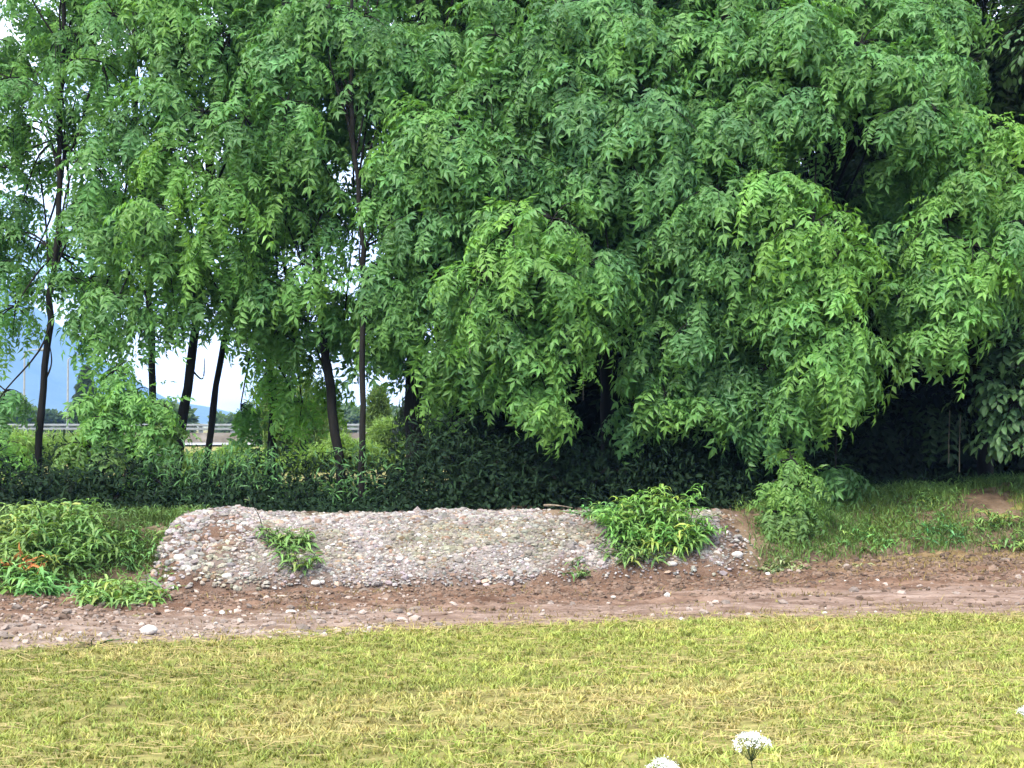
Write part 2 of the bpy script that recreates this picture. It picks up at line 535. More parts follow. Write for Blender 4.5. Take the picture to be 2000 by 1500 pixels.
def tree(name, label, trunk_px, Y, width_px, clumps=(), fills=(), seed=0, tint=GREEN, size=0.39, stems=(), group=TREE_GROUP,
         tmpl=T_LEAF, cat='tree', twigs=True, tw=13, lv=7, name_crown='crown', density=1.0, short=False):
    rng = np.random.default_rng(seed)
    pts = [P(a, b, Y + (q[0] if q else 0)) for a, b, *q in trunk_px]
    base = pts[0].copy()
    base[2] = H(base[0], base[1]) - 0.02
    if pts[0][2] - base[2] > .1:
        pts = [np.array([base[0], base[1], base[2]])] + pts
    root = thing(name, (base[0], base[1], base[2]), label, cat, group)
    lx, ly = trunk_px[-1][0], trunk_px[-1][1]
    for k in range(0 if short else 3):
        yt = ly + (-520 - ly) * (k + 1) / 3
        pts.append(P(lx + rng.normal() * 18, yt, Y + rng.normal() * .1))
    path = spline(pts, 36)
    path[1:, :2] += rng.normal(size=(35, 2)) * .012
    r0 = width_px * Y / FPX / 2
    rads = r0 * np.linspace(1.1, .3, 36)
    rads[0] *= 1.35
    ta = Acc()
    tube(ta, path, rads, (1, 1, 1), 9, 0, .05, rng)
    ca = Acc()
    cl = [(P(a, b, yy) + np.array([0, 0, .28 * rz]), np.array([rx, rx * .8, rz]), tn) for a, b, yy, rx, rz, tn in clumps]
    for (x0, x1, y0, y1, Y0, Y1, n, r) in fills:
        for k in range(int(n * density)):
            # stratified in x so the fill stays even
            fx = (k + rng.uniform()) / max(1, int(n * density))
            fx = x0 + (x1 - x0) * ((fx * 7.31) % 1.0)
            yy = rng.uniform(Y0, Y1)
            rr = r * rng.uniform(.75, 1.25)
            mixv = rng.uniform()
            tn = tint * (1 - .45 * mixv) + (YELLOW if rng.uniform() < .35 else BLUE) * .45 * mixv
            cl.append((P(fx, rng.uniform(y0, y1), yy), np.array([rr, rr, rr * .8]), tn))
    for c, r, tn in cl:
        tn = tint if tn is None else tn
        # limb from the trunk to the clump
        zz = c[2] - .6 * np.linalg.norm((path[:, :2] - c[:2]), axis=1)
        k = int(np.argmin(np.abs(path[:, 2] - zz)))
        k = max(3 if short else 9 + int(rng.integers(0, 9)), k - (0 if short else int(rng.integers(0, 6))))
        a0 = path[k]
        mid = (a0 + c) / 2 + np.array([0, 0, .12 * np.linalg.norm(c - a0)]) + rng.normal(size=3) * .06
        rb = min(rads[k] * .5, .016 if size < .35 else .02)
        tube(ta, spline([a0, mid, c], 8), np.linspace(rb, .009, 8), (1, 1, 1), 5, 0)
        m = r.mean() / .55
        clump(ca, ca if twigs else None, c, r, rng, tn, tw=max(6, int(tw * 1.3 * m ** 1.3)), lv=lv, size=size, tmpl=tmpl)
    ta.build('trunk', M['bark'], root, smooth=True)
    for s in stems:
        sa = Acc()
        q = spline([P(a, b, Y + (e[0] if e else 0)) for a, b, *e in s[1]], 14)
        tube(sa, q, np.linspace(s[0] * Y / FPX / 2, s[0] * Y / FPX / 5, 14), (1, 1, 1), 6, 0, .05, rng)
        sa.build('limb', M['bark'], root, smooth=True)
    if ca.n:
        ca.build(name_crown, [M['leaf'], M['bark']], root)
    return root


y_, g_, b_ = YELLOW, GREEN, BLUE
gy = (YELLOW + GREEN) / 2
gb = (BLUE + GREEN) / 2
# each tree: trunk as seen, hand-set clumps (px, py, distance, radius, height radius, tint) and random fill boxes
tree('slender_tree', 'thin curved dark trunk against the blue hill, leftmost in the row', [(75, 880), (82, 800), (90, 700), (105, 540), (113, 420), (118, 260)], 17.6, 14,
     clumps=[(20, 170, 17.6, .6, .4, g_), (10, 340, 17.8, .38, .28, g_), (45, 400, 18.0, .35, .28, gb), (15, 455, 17.8, .3, .25, g_), (75, 330, 18.4, .25, .22, g_), (35, 250, 18, .3, .22, gy), (30, 620, 17.4, .35, .5, g_), (10, 780, 17.2, .3, .4, gb), (180, 420, 18, .5, .4, gb), (175, 560, 18.2, .5, .4, gb), (150, 20, 18, .6, .4, gy), (110, 90, 17.6, .45, .35, g_), (215, 110, 17.6, .45, .35, gy), (150, 200, 17.8, .45, .35, g_), (220, 260, 17.6, .4, .35, g_), (50, 540, 18.2, .27, .22, g_), (120, 480, 18.2, .25, .25, g_)],
     fills=[(140, 270, -120, 600, 17.2, 19, 16, .4), (10, 120, -120, 200, 17.6, 19, 7, .4), (0, 250, -500, -60, 17, 19, 8, .5), (0, 60, 100, 480, 17.6, 18.6, 3, .35)],
     seed=1, tint=g_, size=.33, tw=10, stems=[(8, [(118, 262), (135, 300, .1), (152, 262, .1), (175, 180), (205, 60)]), (6, [(118, 300), (112, 240), (108, 170)]), (4, [(88, 745), (100, 712), (95, 660)])])
tree('slender_tree', 'tree just outside the left edge, only its branch tips reaching into the picture', [(-170, 900), (-165, 700), (-160, 480), (-150, 250)], 18.2, 18,
     fills=[(-380, -30, -450, 700, 17.2, 19, 24, .5), (-60, 30, 60, 520, 17.2, 18.4, 5, .36)], seed=30, tint=g_, size=.35, tw=10)
tree('slender_tree', 'straight thin dark trunk rising through the low bright green shrub', [(294, 960), (297, 830), (296, 690), (290, 560), (275, 380), (262, 200)], 17.6, 15,
     clumps=[(340, 310, 16.6, .6, .45, y_), (430, 380, 16.5, .55, .45, gy), (250, 250, 17, .5, .4, gb), (290, 420, 16.5, .5, .4, gy), (200, 480, 17, .4, .4, g_), (330, 540, 16.7, .45, .4, gy), (200, 140, 17, .5, .4, g_), (180, 330, 16.8, .4, .35, g_), (230, 600, 16.8, .35, .35, g_), (300, 640, 17, .3, .3, g_)],
     fills=[(180, 420, -100, 620, 16.8, 18.8, 11, .45), (150, 450, -500, 0, 17.4, 19.5, 5, .5)], seed=2, tint=g_, tw=11)
tree('slender_tree', 'dark trunk leaning right with a second stem at its foot', [(340, 950), (352, 860), (362, 790), (374, 690), (386, 600), (400, 440), (420, 240)], 18.0, 19,
     clumps=[(350, 110, 17, .6, .5, g_), (340, -10, 17, .5, .4, gy), (450, 90, 17, .6, .5, g_), (450, -30, 17, .5, .4, g_), (400, 240, 16.8, .6, .5, g_), (430, 480, 16.6, .5, .45, gy), (380, 620, 17, .35, .35, g_), (440, 610, 17.2, .3, .3, gy), (310, 200, 16.8, .5, .4, g_)],
     fills=[(280, 560, -120, 600, 17.2, 19.5, 12, .5), (300, 560, -160, 60, 16.8, 18, 5, .5), (280, 560, -500, 0, 17.6, 19.5, 4, .5)], seed=3, tint=g_, tw=11, stems=[(10, [(322, 940), (332, 880), (355, 800), (372, 700)]), (4, [(372, 720), (395, 740, -.1), (400, 700, -.1)])])
tree('slender_tree', 'thin grey green trunk leaning right beside the motorway barrier', [(402, 905), (412, 840), (424, 760), (440, 660), (468, 560), (480, 420)], 18.4, 13,
     clumps=[(530, 330, 17.0, .6, .5, gy), (560, 420, 17, .5, .4, gy), (500, 560, 17, .45, .4, g_), (590, 530, 16.9, .42, .35, gy), (480, 250, 16.6, .5, .4, g_), (540, 660, 17.5, .35, .35, gy)],
     fills=[(420, 640, 100, 620, 17.6, 19.5, 9, .48)], seed=4, tint=g_, tw=11)
tree('slender_tree', 'leaf covered trunk in front of the motorway, yellow green sprays at its foot', [(530, 880), (534, 800), (530, 720), (515, 640), (520, 480), (540, 300)], 18.8, 16,
     clumps=[(540, 730, 18.2, .42, .42, y_*1.2), (590, 800, 18.4, .32, .3, y_*1.2), (590, 690, 18.4, .36, .3, y_), (470, 800, 19, .25, .2, g_), (640, 760, 19.5, .25, .3, y_)],  # low sprays tinted brighter, painting in light the canopy above cuts off
     fills=[(460, 680, 100, 640, 18.4, 20.5, 8, .5), (460, 720, -500, 50, 18, 20, 4, .55)], seed=5, tint=g_, tw=11)
tree('slender_tree', 'trunk leaning left and forking just above a leafy gap', [(663, 895), (656, 850), (645, 770), (634, 680), (624, 570), (614, 480), (610, 330)], 17.6, 19,
     clumps=[(560, 130, 16.8, .65, .5, gb), (600, 300, 16.8, .5, .4, g_), (640, 420, 17, .5, .4, gb), (560, 220, 16.5, .5, .4, g_), (620, 620, 17.3, .3, .3, g_)],
     fills=[(500, 650, 0, 560, 17.2, 19, 10, .5), (500, 720, -500, 0, 17.6, 19, 5, .55)], seed=6, tint=gb, tw=11, stems=[(9, [(636, 690), (612, 636), (585, 618), (560, 600)]), (6, [(650, 745), (632, 715), (618, 680)])])
tree('slender_tree', 'tallest straight dark trunk, visible right up between the two crowns', [(706, 890), (710, 760), (712, 620), (713, 520), (706, 420), (692, 300), (686, 180)], 16.5, 12.5,
     clumps=[(700, 60, 16.6, .7, .55, gb), (760, 110, 16.6, .6, .5, gb), (640, 40, 16.6, .6, .5, g_), (775, 420, 16.4, .42, .45, g_), (750, 650, 17.2, .3, .3, gy), (670, 660, 17.8, .25, .25, g_)],
     fills=[(580, 850, -40, 140, 16.6, 19, 10, .55), (740, 860, 180, 560, 17.6, 19, 7, .5), (580, 850, -500, 0, 17.2, 19, 6, .6)], seed=7, tint=gb, tw=12, stems=[(7, [(713, 570), (724, 535), (745, 505), (770, 490)]), (6, [(708, 540), (702, 500), (704, 470)])])
tree('broad_tree', 'vine wrapped thick trunk beside the yellowish hanging sprays', [(808, 870), (806, 780), (812, 680), (820, 560), (830, 380), (850, 200)], 17.8, 34,
     clumps=[(830, 270, 16.2, .7, .55, gy), (900, 330, 16.0, .55, .5, g_), (780, 350, 16.3, .6, .5, g_), (850, 440, 16.1, .6, .5, gb), (740, 560, 16.6, .4, .4, gb), (790, 600, 16.6, .45, .5, g_), (860, 560, 16.4, .5, .5, g_), (860, 680, 16.6, .35, .5, gy), (860, 780, 16.9, .26, .38, y_), (760, 690, 17.4, .3, .35, gb), (750, 200, 16.8, .6, .5, gb)],
     fills=[(720, 960, 100, 640, 17.2, 19.4, 16, .6), (720, 960, 20, 620, 15.9, 17, 16, .34), (720, 980, -650, 60, 16.6, 19.4, 10, .75)], seed=8, tint=g_, tw=14)
tree('broad_tree', 'tree with the big bright rounded bough drooping to a point mid picture', [(892, 880), (888, 760), (910, 640), (950, 480), (980, 260)], 18.0, 26,
     clumps=[(1000, 470, 15.6, .6, .5, y_), (1080, 450, 15.6, .6, .45, gy), (950, 560, 15.5, .55, .5, gy), (1060, 560, 15.4, .65, .55, gy), (1150, 540, 15.7, .5, .45, g_), (990, 640, 15.6, .5, .5, g_), (1120, 640, 15.6, .45, .45, gy),
             (1040, 720, 15.7, .42, .45, gy), (1045, 745, 15.8, .30, .28, gy), (1082, 790, 15.8, .2, .15, y_), (930, 680, 16.4, .32, .4, g_), (955, 725, 16.6, .26, .25, gb), (1000, 330, 16.1, .7, .5, gb), (960, 200, 16.4, .7, .5, g_)],
     fills=[(880, 1200, 60, 490, 16.8, 19.5, 20, .6), (880, 1180, 0, 600, 15.7, 16.8, 16, .34), (880, 1220, -650, 40, 16.4, 19.5, 12, .8)], seed=9, tint=g_, tw=15)
tree('broad_tree', 'tree of dull blue green boughs filling the top centre', [(1190, 900), (1188, 780), (1180, 620), (1170, 420), (1180, 200)], 18.6, 30,
     clumps=[(1080, 130, 16.3, .75, .55, gb), (1200, 90, 16.2, .8, .6, g_), (1140, 250, 16.1, .75, .5, b_), (1270, 220, 16.0, .8, .55, b_), (1230, 350, 16.1, .7, .5, gb), (1140, 350, 16.4, .6, .45, b_), (1270, 460, 16.4, .6, .45, b_), (1320, 330, 16, .6, .5, b_),
             (1250, 540, 16.9, .5, .4, gb), (1280, 660, 16.5, .38, .38, g_), (1265, 730, 16.3, .32, .34, g_), (1300, 785, 16.3, .3, .28, gy), (1240, 800, 16.4, .2, .2, gb)],
     fills=[(1080, 1380, 40, 500, 17.0, 19.8, 22, .65), (1080, 1380, 0, 560, 15.8, 16.8, 20, .36), (1080, 1400, -650, 20, 16.2, 19.8, 12, .85)], seed=10, tint=gb, tw=15)
tree('broad_tree', 'tree with ragged hanging sprays left of the bright sapling', [(1395, 930), (1392, 800), (1385, 640), (1400, 420), (1420, 200)], 18.6, 30,
     clumps=[(1400, 120, 16.2, .75, .55, g_), (1430, 260, 16.0, .75, .5, gb), (1400, 400, 15.9, .65, .5, g_), (1360, 500, 16.1, .55, .45, gb), (1450, 490, 16, .55, .45, g_), (1380, 590, 16.4, .5, .4, b_), (1380, 690, 16.5, .42, .4, b_), (1420, 750, 16.4, .34, .34, gb), (1380, 800, 16.3, .28, .26, gy), (1460, 800, 16.6, .26, .26, b_), (1340, 770, 16.5, .28, .3, g_)],
     fills=[(1280, 1560, 40, 580, 17.0, 19.8, 22, .65), (1300, 1540, 0, 660, 15.8, 16.8, 18, .36), (1300, 1600, -650, 20, 16.2, 19.8, 12, .85)], seed=11, tint=g_, tw=15)
tree('broad_tree', 'tree with the bright vertical bough ending left of the black hollow', [(1590, 940), (1585, 800), (1590, 640), (1600, 420), (1610, 180)], 18.6, 30,
     clumps=[(1560, 80, 16.2, .75, .5, g_), (1680, 110, 16.1, .8, .5, g_), (1800, 60, 16.4, .7, .5, gb), (1540, 210, 16.0, .7, .45, gb), (1530, 390, 15.7, .6, .5, gy), (1590, 460, 15.5, .6, .5, y_), (1640, 520, 15.5, .45, .45, y_), (1540, 520, 15.6, .5, .5, gy), (1600, 590, 15.5, .5, .5, gy), (1560, 650, 15.7, .5, .45, g_), (1650, 680, 15.5, .45, .4, gy),
             (1600, 720, 15.5, .45, .35, gy), (1665, 715, 15.5, .3, .26, gy), (1560, 765, 15.9, .38, .32, g_), (1625, 760, 15.7, .24, .18, gb), (1520, 830, 16.4, .3, .28, gb), (1632, 920, 16.4, .16, .12, g_ * .8), (1500, 740, 16.3, .35, .4, gb)],
     fills=[(1460, 1700, -20, 150, 16.6, 19.8, 9, .6), (1480, 1880, -20, 140, 15.7, 16.8, 20, .38), (1460, 1620, 300, 620, 17.2, 19.8, 12, .6), (1460, 1780, -650, 0, 16.2, 19.8, 12, .85)], seed=12, tint=g_, tw=15)
tree('broad_tree', 'tree with the bright bough hanging above the black hollow at the right', [(1925, 960), (1920, 800), (1900, 640), (1860, 420), (1840, 180)], 19.6, 30,
     clumps=[(1850, 230, 16.3, .6, .4, gy), (1930, 300, 16, .6, .45, y_), (1860, 330, 16.2, .5, .4, gy), (1800, 250, 16.5, .4, .28, gb), (1980, 400, 16, .5, .4, gy), (1850, 450, 15.9, .5, .45, gy), (1900, 500, 15.8, .45, .45, y_), (1780, 470, 16.6, .5, .4, gb), (1830, 560, 16, .5, .4, g_), (1890, 585, 15.8, .38, .38, gy), (1860, 635, 15.8, .3, .3, gy), (1765, 590, 16.2, .36, .3, g_),
             (1805, 672, 16.0, .24, .24, gy), (1960, 560, 16.6, .45, .5, gb), (1760, 400, 17.6, .35, .3, b_)],
     fills=[(1720, 2020, 360, 560, 17.4, 19.8, 14, .6), (1740, 2000, 200, 640, 15.6, 16.6, 14, .32), (1760, 2100, -650, -40, 16.4, 19.8, 12, .85)], seed=13, tint=g_, tw=15)
tree('broadleaf_tree', 'dull round leaved tree overhanging the bank at the right edge', [(2040, 950), (2035, 800), (2020, 640), (2030, 420), (2050, 180)], 18.0, 34,
     clumps=[(1960, 700, 16.6, .45, .4, DARK*1.7), (1930, 770, 16.5, .4, .4, DARK*2.4), (1985, 800, 16.4, .45, .4, DARK*2.4), (1950, 850, 16.5, .3, .25, DARK*2.4), (2040, 860, 16.4, .4, .35, DARK*2.4), (2060, 740, 16.2, .6, .5, DARK*2.4), (1960, 620, 17, .45, .4, DARK*1.5)],
     fills=[(1980, 2400, 500, 800, 16.4, 19, 14, .6), (1980, 2450, -600, 600, 16.6, 19.5, 26, .75)], seed=14, tint=DARK*2.2, size=.14, tmpl=T_OVAL, tw=46, lv=10, group=None)
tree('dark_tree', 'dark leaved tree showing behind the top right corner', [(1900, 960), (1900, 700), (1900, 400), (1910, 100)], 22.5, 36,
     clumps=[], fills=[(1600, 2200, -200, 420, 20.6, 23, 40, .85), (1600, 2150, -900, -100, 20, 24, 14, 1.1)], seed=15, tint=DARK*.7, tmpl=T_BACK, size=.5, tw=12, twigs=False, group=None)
# closed wood behind the right half; its shade is put into the leaf colour
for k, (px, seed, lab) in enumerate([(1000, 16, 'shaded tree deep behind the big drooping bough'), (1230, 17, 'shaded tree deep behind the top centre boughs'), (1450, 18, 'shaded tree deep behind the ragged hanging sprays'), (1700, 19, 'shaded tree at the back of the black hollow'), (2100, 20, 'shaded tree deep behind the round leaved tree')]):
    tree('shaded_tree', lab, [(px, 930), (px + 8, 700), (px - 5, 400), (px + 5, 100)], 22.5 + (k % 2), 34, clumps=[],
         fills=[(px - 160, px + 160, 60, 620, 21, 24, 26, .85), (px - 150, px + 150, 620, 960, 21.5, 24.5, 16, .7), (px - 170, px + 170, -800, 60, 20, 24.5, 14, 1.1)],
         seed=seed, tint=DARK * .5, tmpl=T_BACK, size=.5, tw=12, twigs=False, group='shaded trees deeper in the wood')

# ------------------------------------------------------------------ undergrowth (nobody could count it)
def leaf_cloud(name, n, xr, yf, hf, tint, size, tmpl, seed, label, jit=.2, kind='stuff', mat='weed', z0=0.0, dens=None):
    rng = np.random.default_rng(seed)
    x = rng.uniform(xr[0], xr[1], n)
    v = rng.uniform(0, 1, n)
    y0, y1 = yf(x)
    y = y0 + (y1 - y0) * v
    if dens is not None:
        k = rng.uniform(size=n) < dens(x, y)
        x, y = x[k], y[k]; n = len(x)
    top = hf(x, y)
    z = H(x, y) + z0 + top * rng.uniform(0, 1, n) ** .7
    p = np.stack([x, y, z], -1)
    d = rng.normal(size=(n, 3)); d[:, 2] -= .2; d[:, 1] -= .4
    up = np.array([0, -.4, 1.]) + rng.normal(size=(n, 3)) * .4
    patch = fbm(x * 1.5, y * 1.5, seed)[:, None]
    col = np.clip(tint * (.6 + .8 * patch) * (1 + rng.normal(size=(n, 1)) * jit), .004, 1)
    a = Acc()
    place(a, tmpl, p, d, up, size * rng.uniform(.6, 1.2, n), col)
    return tag(a.build(name, M[mat]), label, kind=kind)


def ug_top(x, y):
    b = .46 + 1.7 * (fbm(x * 1.1, y * .9, 41) - .5)
    b = b * (1 - sstep(4.2, 4.6, x) * .92)
    b = b + .35 * sstep(-1.6, -.6, x) * (1 - sstep(3.0, 4.0, x))
    return np.maximum(b, .12) * sstep(.1, .9, y - crest(x)) + .04


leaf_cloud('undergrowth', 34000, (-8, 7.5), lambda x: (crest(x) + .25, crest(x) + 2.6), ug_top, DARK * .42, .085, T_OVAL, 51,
           'leafy undergrowth coloured dark for the shade under the trees', mat='shade_leaf', jit=.35)  # canopy shade painted into the leaf tint
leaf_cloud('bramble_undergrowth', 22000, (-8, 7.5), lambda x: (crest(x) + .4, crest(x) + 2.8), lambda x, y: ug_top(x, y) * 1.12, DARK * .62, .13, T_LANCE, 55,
           'ragged narrow leaved growth mixed into the dark undergrowth', mat='shade_leaf', jit=.45)  # tint darkened likewise to stand for shade
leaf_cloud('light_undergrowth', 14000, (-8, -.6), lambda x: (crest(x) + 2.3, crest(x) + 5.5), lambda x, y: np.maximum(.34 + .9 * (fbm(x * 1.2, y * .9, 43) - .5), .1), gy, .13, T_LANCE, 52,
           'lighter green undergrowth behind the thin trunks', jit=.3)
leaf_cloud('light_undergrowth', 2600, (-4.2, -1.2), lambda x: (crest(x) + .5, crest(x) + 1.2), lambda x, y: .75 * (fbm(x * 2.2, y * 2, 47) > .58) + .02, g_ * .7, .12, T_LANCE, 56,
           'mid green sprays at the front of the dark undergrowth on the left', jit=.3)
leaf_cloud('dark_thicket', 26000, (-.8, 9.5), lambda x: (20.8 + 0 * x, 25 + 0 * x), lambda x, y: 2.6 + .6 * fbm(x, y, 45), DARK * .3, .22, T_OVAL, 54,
           'thicket closing the back of the wood, coloured near black for shade', mat='shade_leaf')  # leaf tint lowered to paint the darkness of the hollow

# ------------------------------------------------------------------ gravel heap
def ginside(x):
    return sstep(-3.55, -3.38, x) * (1 - sstep(2.05, 2.65, x))


def G(x, y):
    fy, cy = foot(x), crest(x)
    v = (y - fy) / (cy - fy)
    prof = np.clip(v * 3.2, 0, 1) ** .6 * (1 - sstep(.35, 1.0, v))
    b = (.12 + .13 * np.exp(-((x + 3.1) / .42) ** 2)) * ginside(x) * prof + .05 * np.exp(-((x + 3.0) / .4) ** 2) * ginside(x) * (1 - sstep(1.0, 1.4, v)) * sstep(0, .5, v)
    pit = -.24 * np.exp(-((x + 3.05) / .22) ** 2 - ((v - .42) / .18) ** 2) - .10 * np.exp(-((x + 3.35) / .12) ** 2 - ((v - .12) / .15) ** 2)
    return H(x, y) + b + pit * ginside(x) + .05 * (fbm(x * 4, y * 4, 61) - .5) * ginside(x) - .03 * (1 - ginside(x))


gh = thing('gravel_heap', (-.5, 14.6, float(H(-.5, 14.6))), 'long pale grey gravel heap lying against the earth bank', 'gravel heap')
gx = np.arange(-3.8, 2.7, .04); gv = np.linspace(-.03, 1.5, 60)
X = np.tile(gx, (60, 1)); Yg = foot(gx)[None] + (crest(gx) - foot(gx))[None] * gv[:, None]
Zg = G(X, Yg) + .03 * ginside(X) * sstep(0, .1, gv[:, None] + 0 * X) - .02 * (1 - ginside(X))
i = np.arange(59)[:, None] * len(gx); j = np.arange(len(gx) - 1)[None]; nx = len(gx)
def soil_zone(x, v):
    return np.clip(np.exp(-((x + 2.92) / .42) ** 2 - ((v - .42) / .3) ** 2) * 1.1 + np.exp(-((x - 2.35) / .3) ** 2 - ((v - .25) / .3) ** 2) + np.exp(-((x + 3.35) / .15) ** 2 - ((v - .1) / .2) ** 2)
                   + .8 * sstep(.14, .0, v + .12 * (fbm(x * 2.2, v * 3, 67) - .5)) + .7 * sstep(.56, .68, fbm(x * 1.7, v * 3, 68)) * (x > .2), 0, 1)


SZ = soil_zone(X, gv[:, None] * np.ones_like(X)).reshape(-1, 1)
ga = Acc(); ga.add(np.stack([X, Yg, Zg], -1).reshape(-1, 3), np.stack([i+j, i+j+1, i+nx+j+1, i+nx+j], -1).reshape(-1, 4), (1 - SZ) + SZ * np.array([.62, .44, .33]))
ga.build('gravel_bed', M['gravel'], gh, smooth=True)

_t = (1 + 5 ** .5) / 2
ICO = norm(np.array([[-1, _t, 0], [1, _t, 0], [-1, -_t, 0], [1, -_t, 0], [0, -1, _t], [0, 1, _t], [0, -1, -_t], [0, 1, -_t], [_t, 0, -1], [_t, 0, 1], [-_t, 0, -1], [-_t, 0, 1]]))
ICF = np.array([[0,11,5],[0,5,1],[0,1,7],[0,7,10],[0,10,11],[1,5,9],[5,11,4],[11,10,2],[10,7,6],[7,1,8],[3,9,4],[3,4,2],[3,2,6],[3,6,8],[3,8,9],[4,9,5],[2,4,11],[6,2,10],[8,6,7],[9,8,1]])


def stones(acc, p, r, col, rng):
    n = len(p)
    R = np.linalg.qr(rng.normal(size=(n, 3, 3)))[0]
    S = rng.uniform(.55, 1.25, (n, 1, 3))
    V = ICO[None] * S * (1 + rng.normal(size=(n, 12, 1)) * .12)
    V = np.einsum('nki,nij->nkj', V, R) * r[:, None, None] * np.array([1.15, 1, .8])
    V = V + p[:, None]
    F = (np.arange(n)[:, None, None] * 12 + ICF[None]).reshape(-1, 3)
    acc.add(V.reshape(-1, 3), F, np.repeat(col, 12, 0))


rng = np.random.default_rng(71)
n = 36000
x = rng.uniform(-3.72, 2.6, n); v = rng.uniform(0.0, 1.12, n)
y = foot(x) + (crest(x) - foot(x)) * v
# browner soil showing at both ends
soil = soil_zone(x, v) * .82
keep = (rng.uniform(size=n) > soil) & (rng.uniform(size=n) < ginside(x) + .1)
x, y, v = x[keep], y[keep], v[keep]; n = len(x)
leftend = sstep(-2.3, -3.3, x) if False else 1 - sstep(-3.3, -2.3, x)
r = .008 + .011 * rng.exponential(.6, n) + .034 * leftend * rng.uniform(size=n) ** 3
r = np.minimum(r, .05)
c = np.array([.275, .244, .222]) * rng.uniform(.6, 1.3, (n, 1)) * (.62 + .76 * fbm(x * 2.6, v * 4, 65)[:, None]) * (1 - .22 * sstep(.52, .66, fbm(x * 1.4 + 9, v * 2.5, 66))[:, None] * np.array([.7, .6, 1.3])) * (1 + rng.normal(size=(n, 3)) * .04)
wh = rng.uniform(size=n) < .05
c[wh] = np.array([.5, .47, .43])
br = rng.uniform(size=n) < .14
c[br] *= np.array([.8, .62, .5])
pa = Acc()
stones(pa, np.stack([x, y, G(x, y) + .028], -1), r, np.clip(c, 0, .85), rng)
o = pa.build('pebbles', M['stone'], gh); o['kind'] = 'stuff'

# loose stones and clods on the track
n = 7000
x = rng.uniform(-8, 8, n)
fe = field_edge(x); v = rng.uniform(0, 1, n) ** 1.5
lim = rng.uniform(size=n) < np.where(x < -.8, 1, .14)
x, fe, v = x[lim], fe[lim], v[lim]; n = len(x)
y = fe + (foot(x) - fe) * v
r = .006 + .012 * rng.exponential(.7, n); r = np.minimum(r, .045)
c = np.array([.30, .24, .20]) * rng.uniform(.5, 1.3, (n, 1)); c[rng.uniform(size=n) < .05] = (.5, .47, .42)
pa = Acc(); stones(pa, np.stack([x, y, track_z(x, y) + r * .2], -1), r, np.clip(c, 0, .8), rng)
tag(pa.build('track_gravel', M['stone']), 'scattered small stones on the dirt track', kind='stuff')
n = 46000
x = rng.uniform(-8, 8, n); fe = field_edge(x); v = rng.uniform(.1, 1.12, n); y = fe + (foot(x) - fe) * v
r = .005 + .011 * rng.exponential(.6, n); r = np.minimum(r, .05)
kk = rng.uniform(size=n) < (.08 + .92 * sstep(.35, .9, v + .7 * (fbm(x * 1.3, y * 5, 98) - .5))) * (1 - .7 * ginside(x) * 0)
x, y, r = x[kk], y[kk], r[kk]; n = len(x)
c = np.array([.155, .105, .075]) * rng.uniform(.5, 1.4, (n, 1))
pa = Acc(); stones(pa, np.stack([x, y, track_z(x, y) + r * .15], -1), r, c, rng)
tag(pa.build('soil_clods', M['stone']), 'crumbled brown soil clods along the foot of the bank', kind='stuff')

# single pale stones that can be picked out
for px, py, rr, lab in [(352, 1098, .07, 'pale oval stone in the left end of the gravel heap'), (618, 1145, .05, 'white stone at the heap foot below the green weed'), (1312, 1108, .055, 'white stone below the large weed clump on the heap'),
                        (1440, 1090, .06, 'whitish stone at the right end of the gravel heap'), (290, 1240, .065, 'flat pale stone on the track nearest the left field edge'), (568, 1205, .05, 'rounded pale stone in the middle of the track'),
                        (443, 1132, .05, 'small pale stone at the foot of the heap, left end'), (1198, 1172, .025, 'tiny white stone on the bare brown track'), (478, 1030, .045, 'pale stone high on the rounded left shoulder of the heap')]:
    Yv = np.linspace(10, 16, 500)
    q = np.array([P(px, py, t) for t in Yv])
    k = int(np.argmax(q[:, 2] <= G(q[:, 0], q[:, 1]) * 1.0)) if (q[:, 2] <= G(q[:, 0], q[:, 1])).any() else 0
    q = q[k]
    rg = np.random.default_rng(int(px))
    sa = Acc()
    # two rounds of subdivision on an icosahedron
    V, F = ICO.copy(), ICF.copy()
    for _ in range(2):
        nv, nf, cache = list(V), [], {}
        def mid(a, b):
            key = (min(a, b), max(a, b))
            if key not in cache:
                nv.append(norm(V[a] + V[b])); cache[key] = len(nv) - 1
            return cache[key]
        for a, b, c_ in F:
            ab, bc, ca_ = mid(a, b), mid(b, c_), mid(c_, a)
            nf += [[a, ab, ca_], [b, bc, ab], [c_, ca_, bc], [ab, bc, ca_]]
        V, F = np.array(nv), np.array(nf)
    dv = 1 + .25 * (vnoise(V[:, 0] * 1.7 + px, V[:, 1] * 1.7 + V[:, 2] * 2.3, 5) - .5) + .1 * (vnoise(V[:, 0] * 5 + px, V[:, 2] * 5, 6) - .5)
    V = V * dv[:, None] * np.array([rr, rr * .8, rr * .6])
    V = V + q + np.array([0, 0, rr * .25 + .02])
    sa.add(V, F, (.50, .46, .41))
    tag(sa.build('stone', M['stone'], smooth=True, origin=tuple(q)), lab, 'stone', 'pale stones on the heap and track')


# ------------------------------------------------------------------ weeds
def on_ground(px, py):
    Yv = np.linspace(9, 19, 900)
    q = np.array([P(px, py, t) for t in Yv])
    hz = np.maximum(H(q[:, 0], q[:, 1]), np.where((q[:, 0] > -3.5) & (q[:, 0] < 2.5), G(q[:, 0], q[:, 1]), -1))
    hit = q[:, 2] <= hz
    return q[int(np.argmax(hit))] if hit.any() else q[-1]


def surf(x, y):
    return np.maximum(H(x, y), np.where((x > -3.5) & (x < 2.5) & (y > foot(x)), G(x, y) + .02, -1))


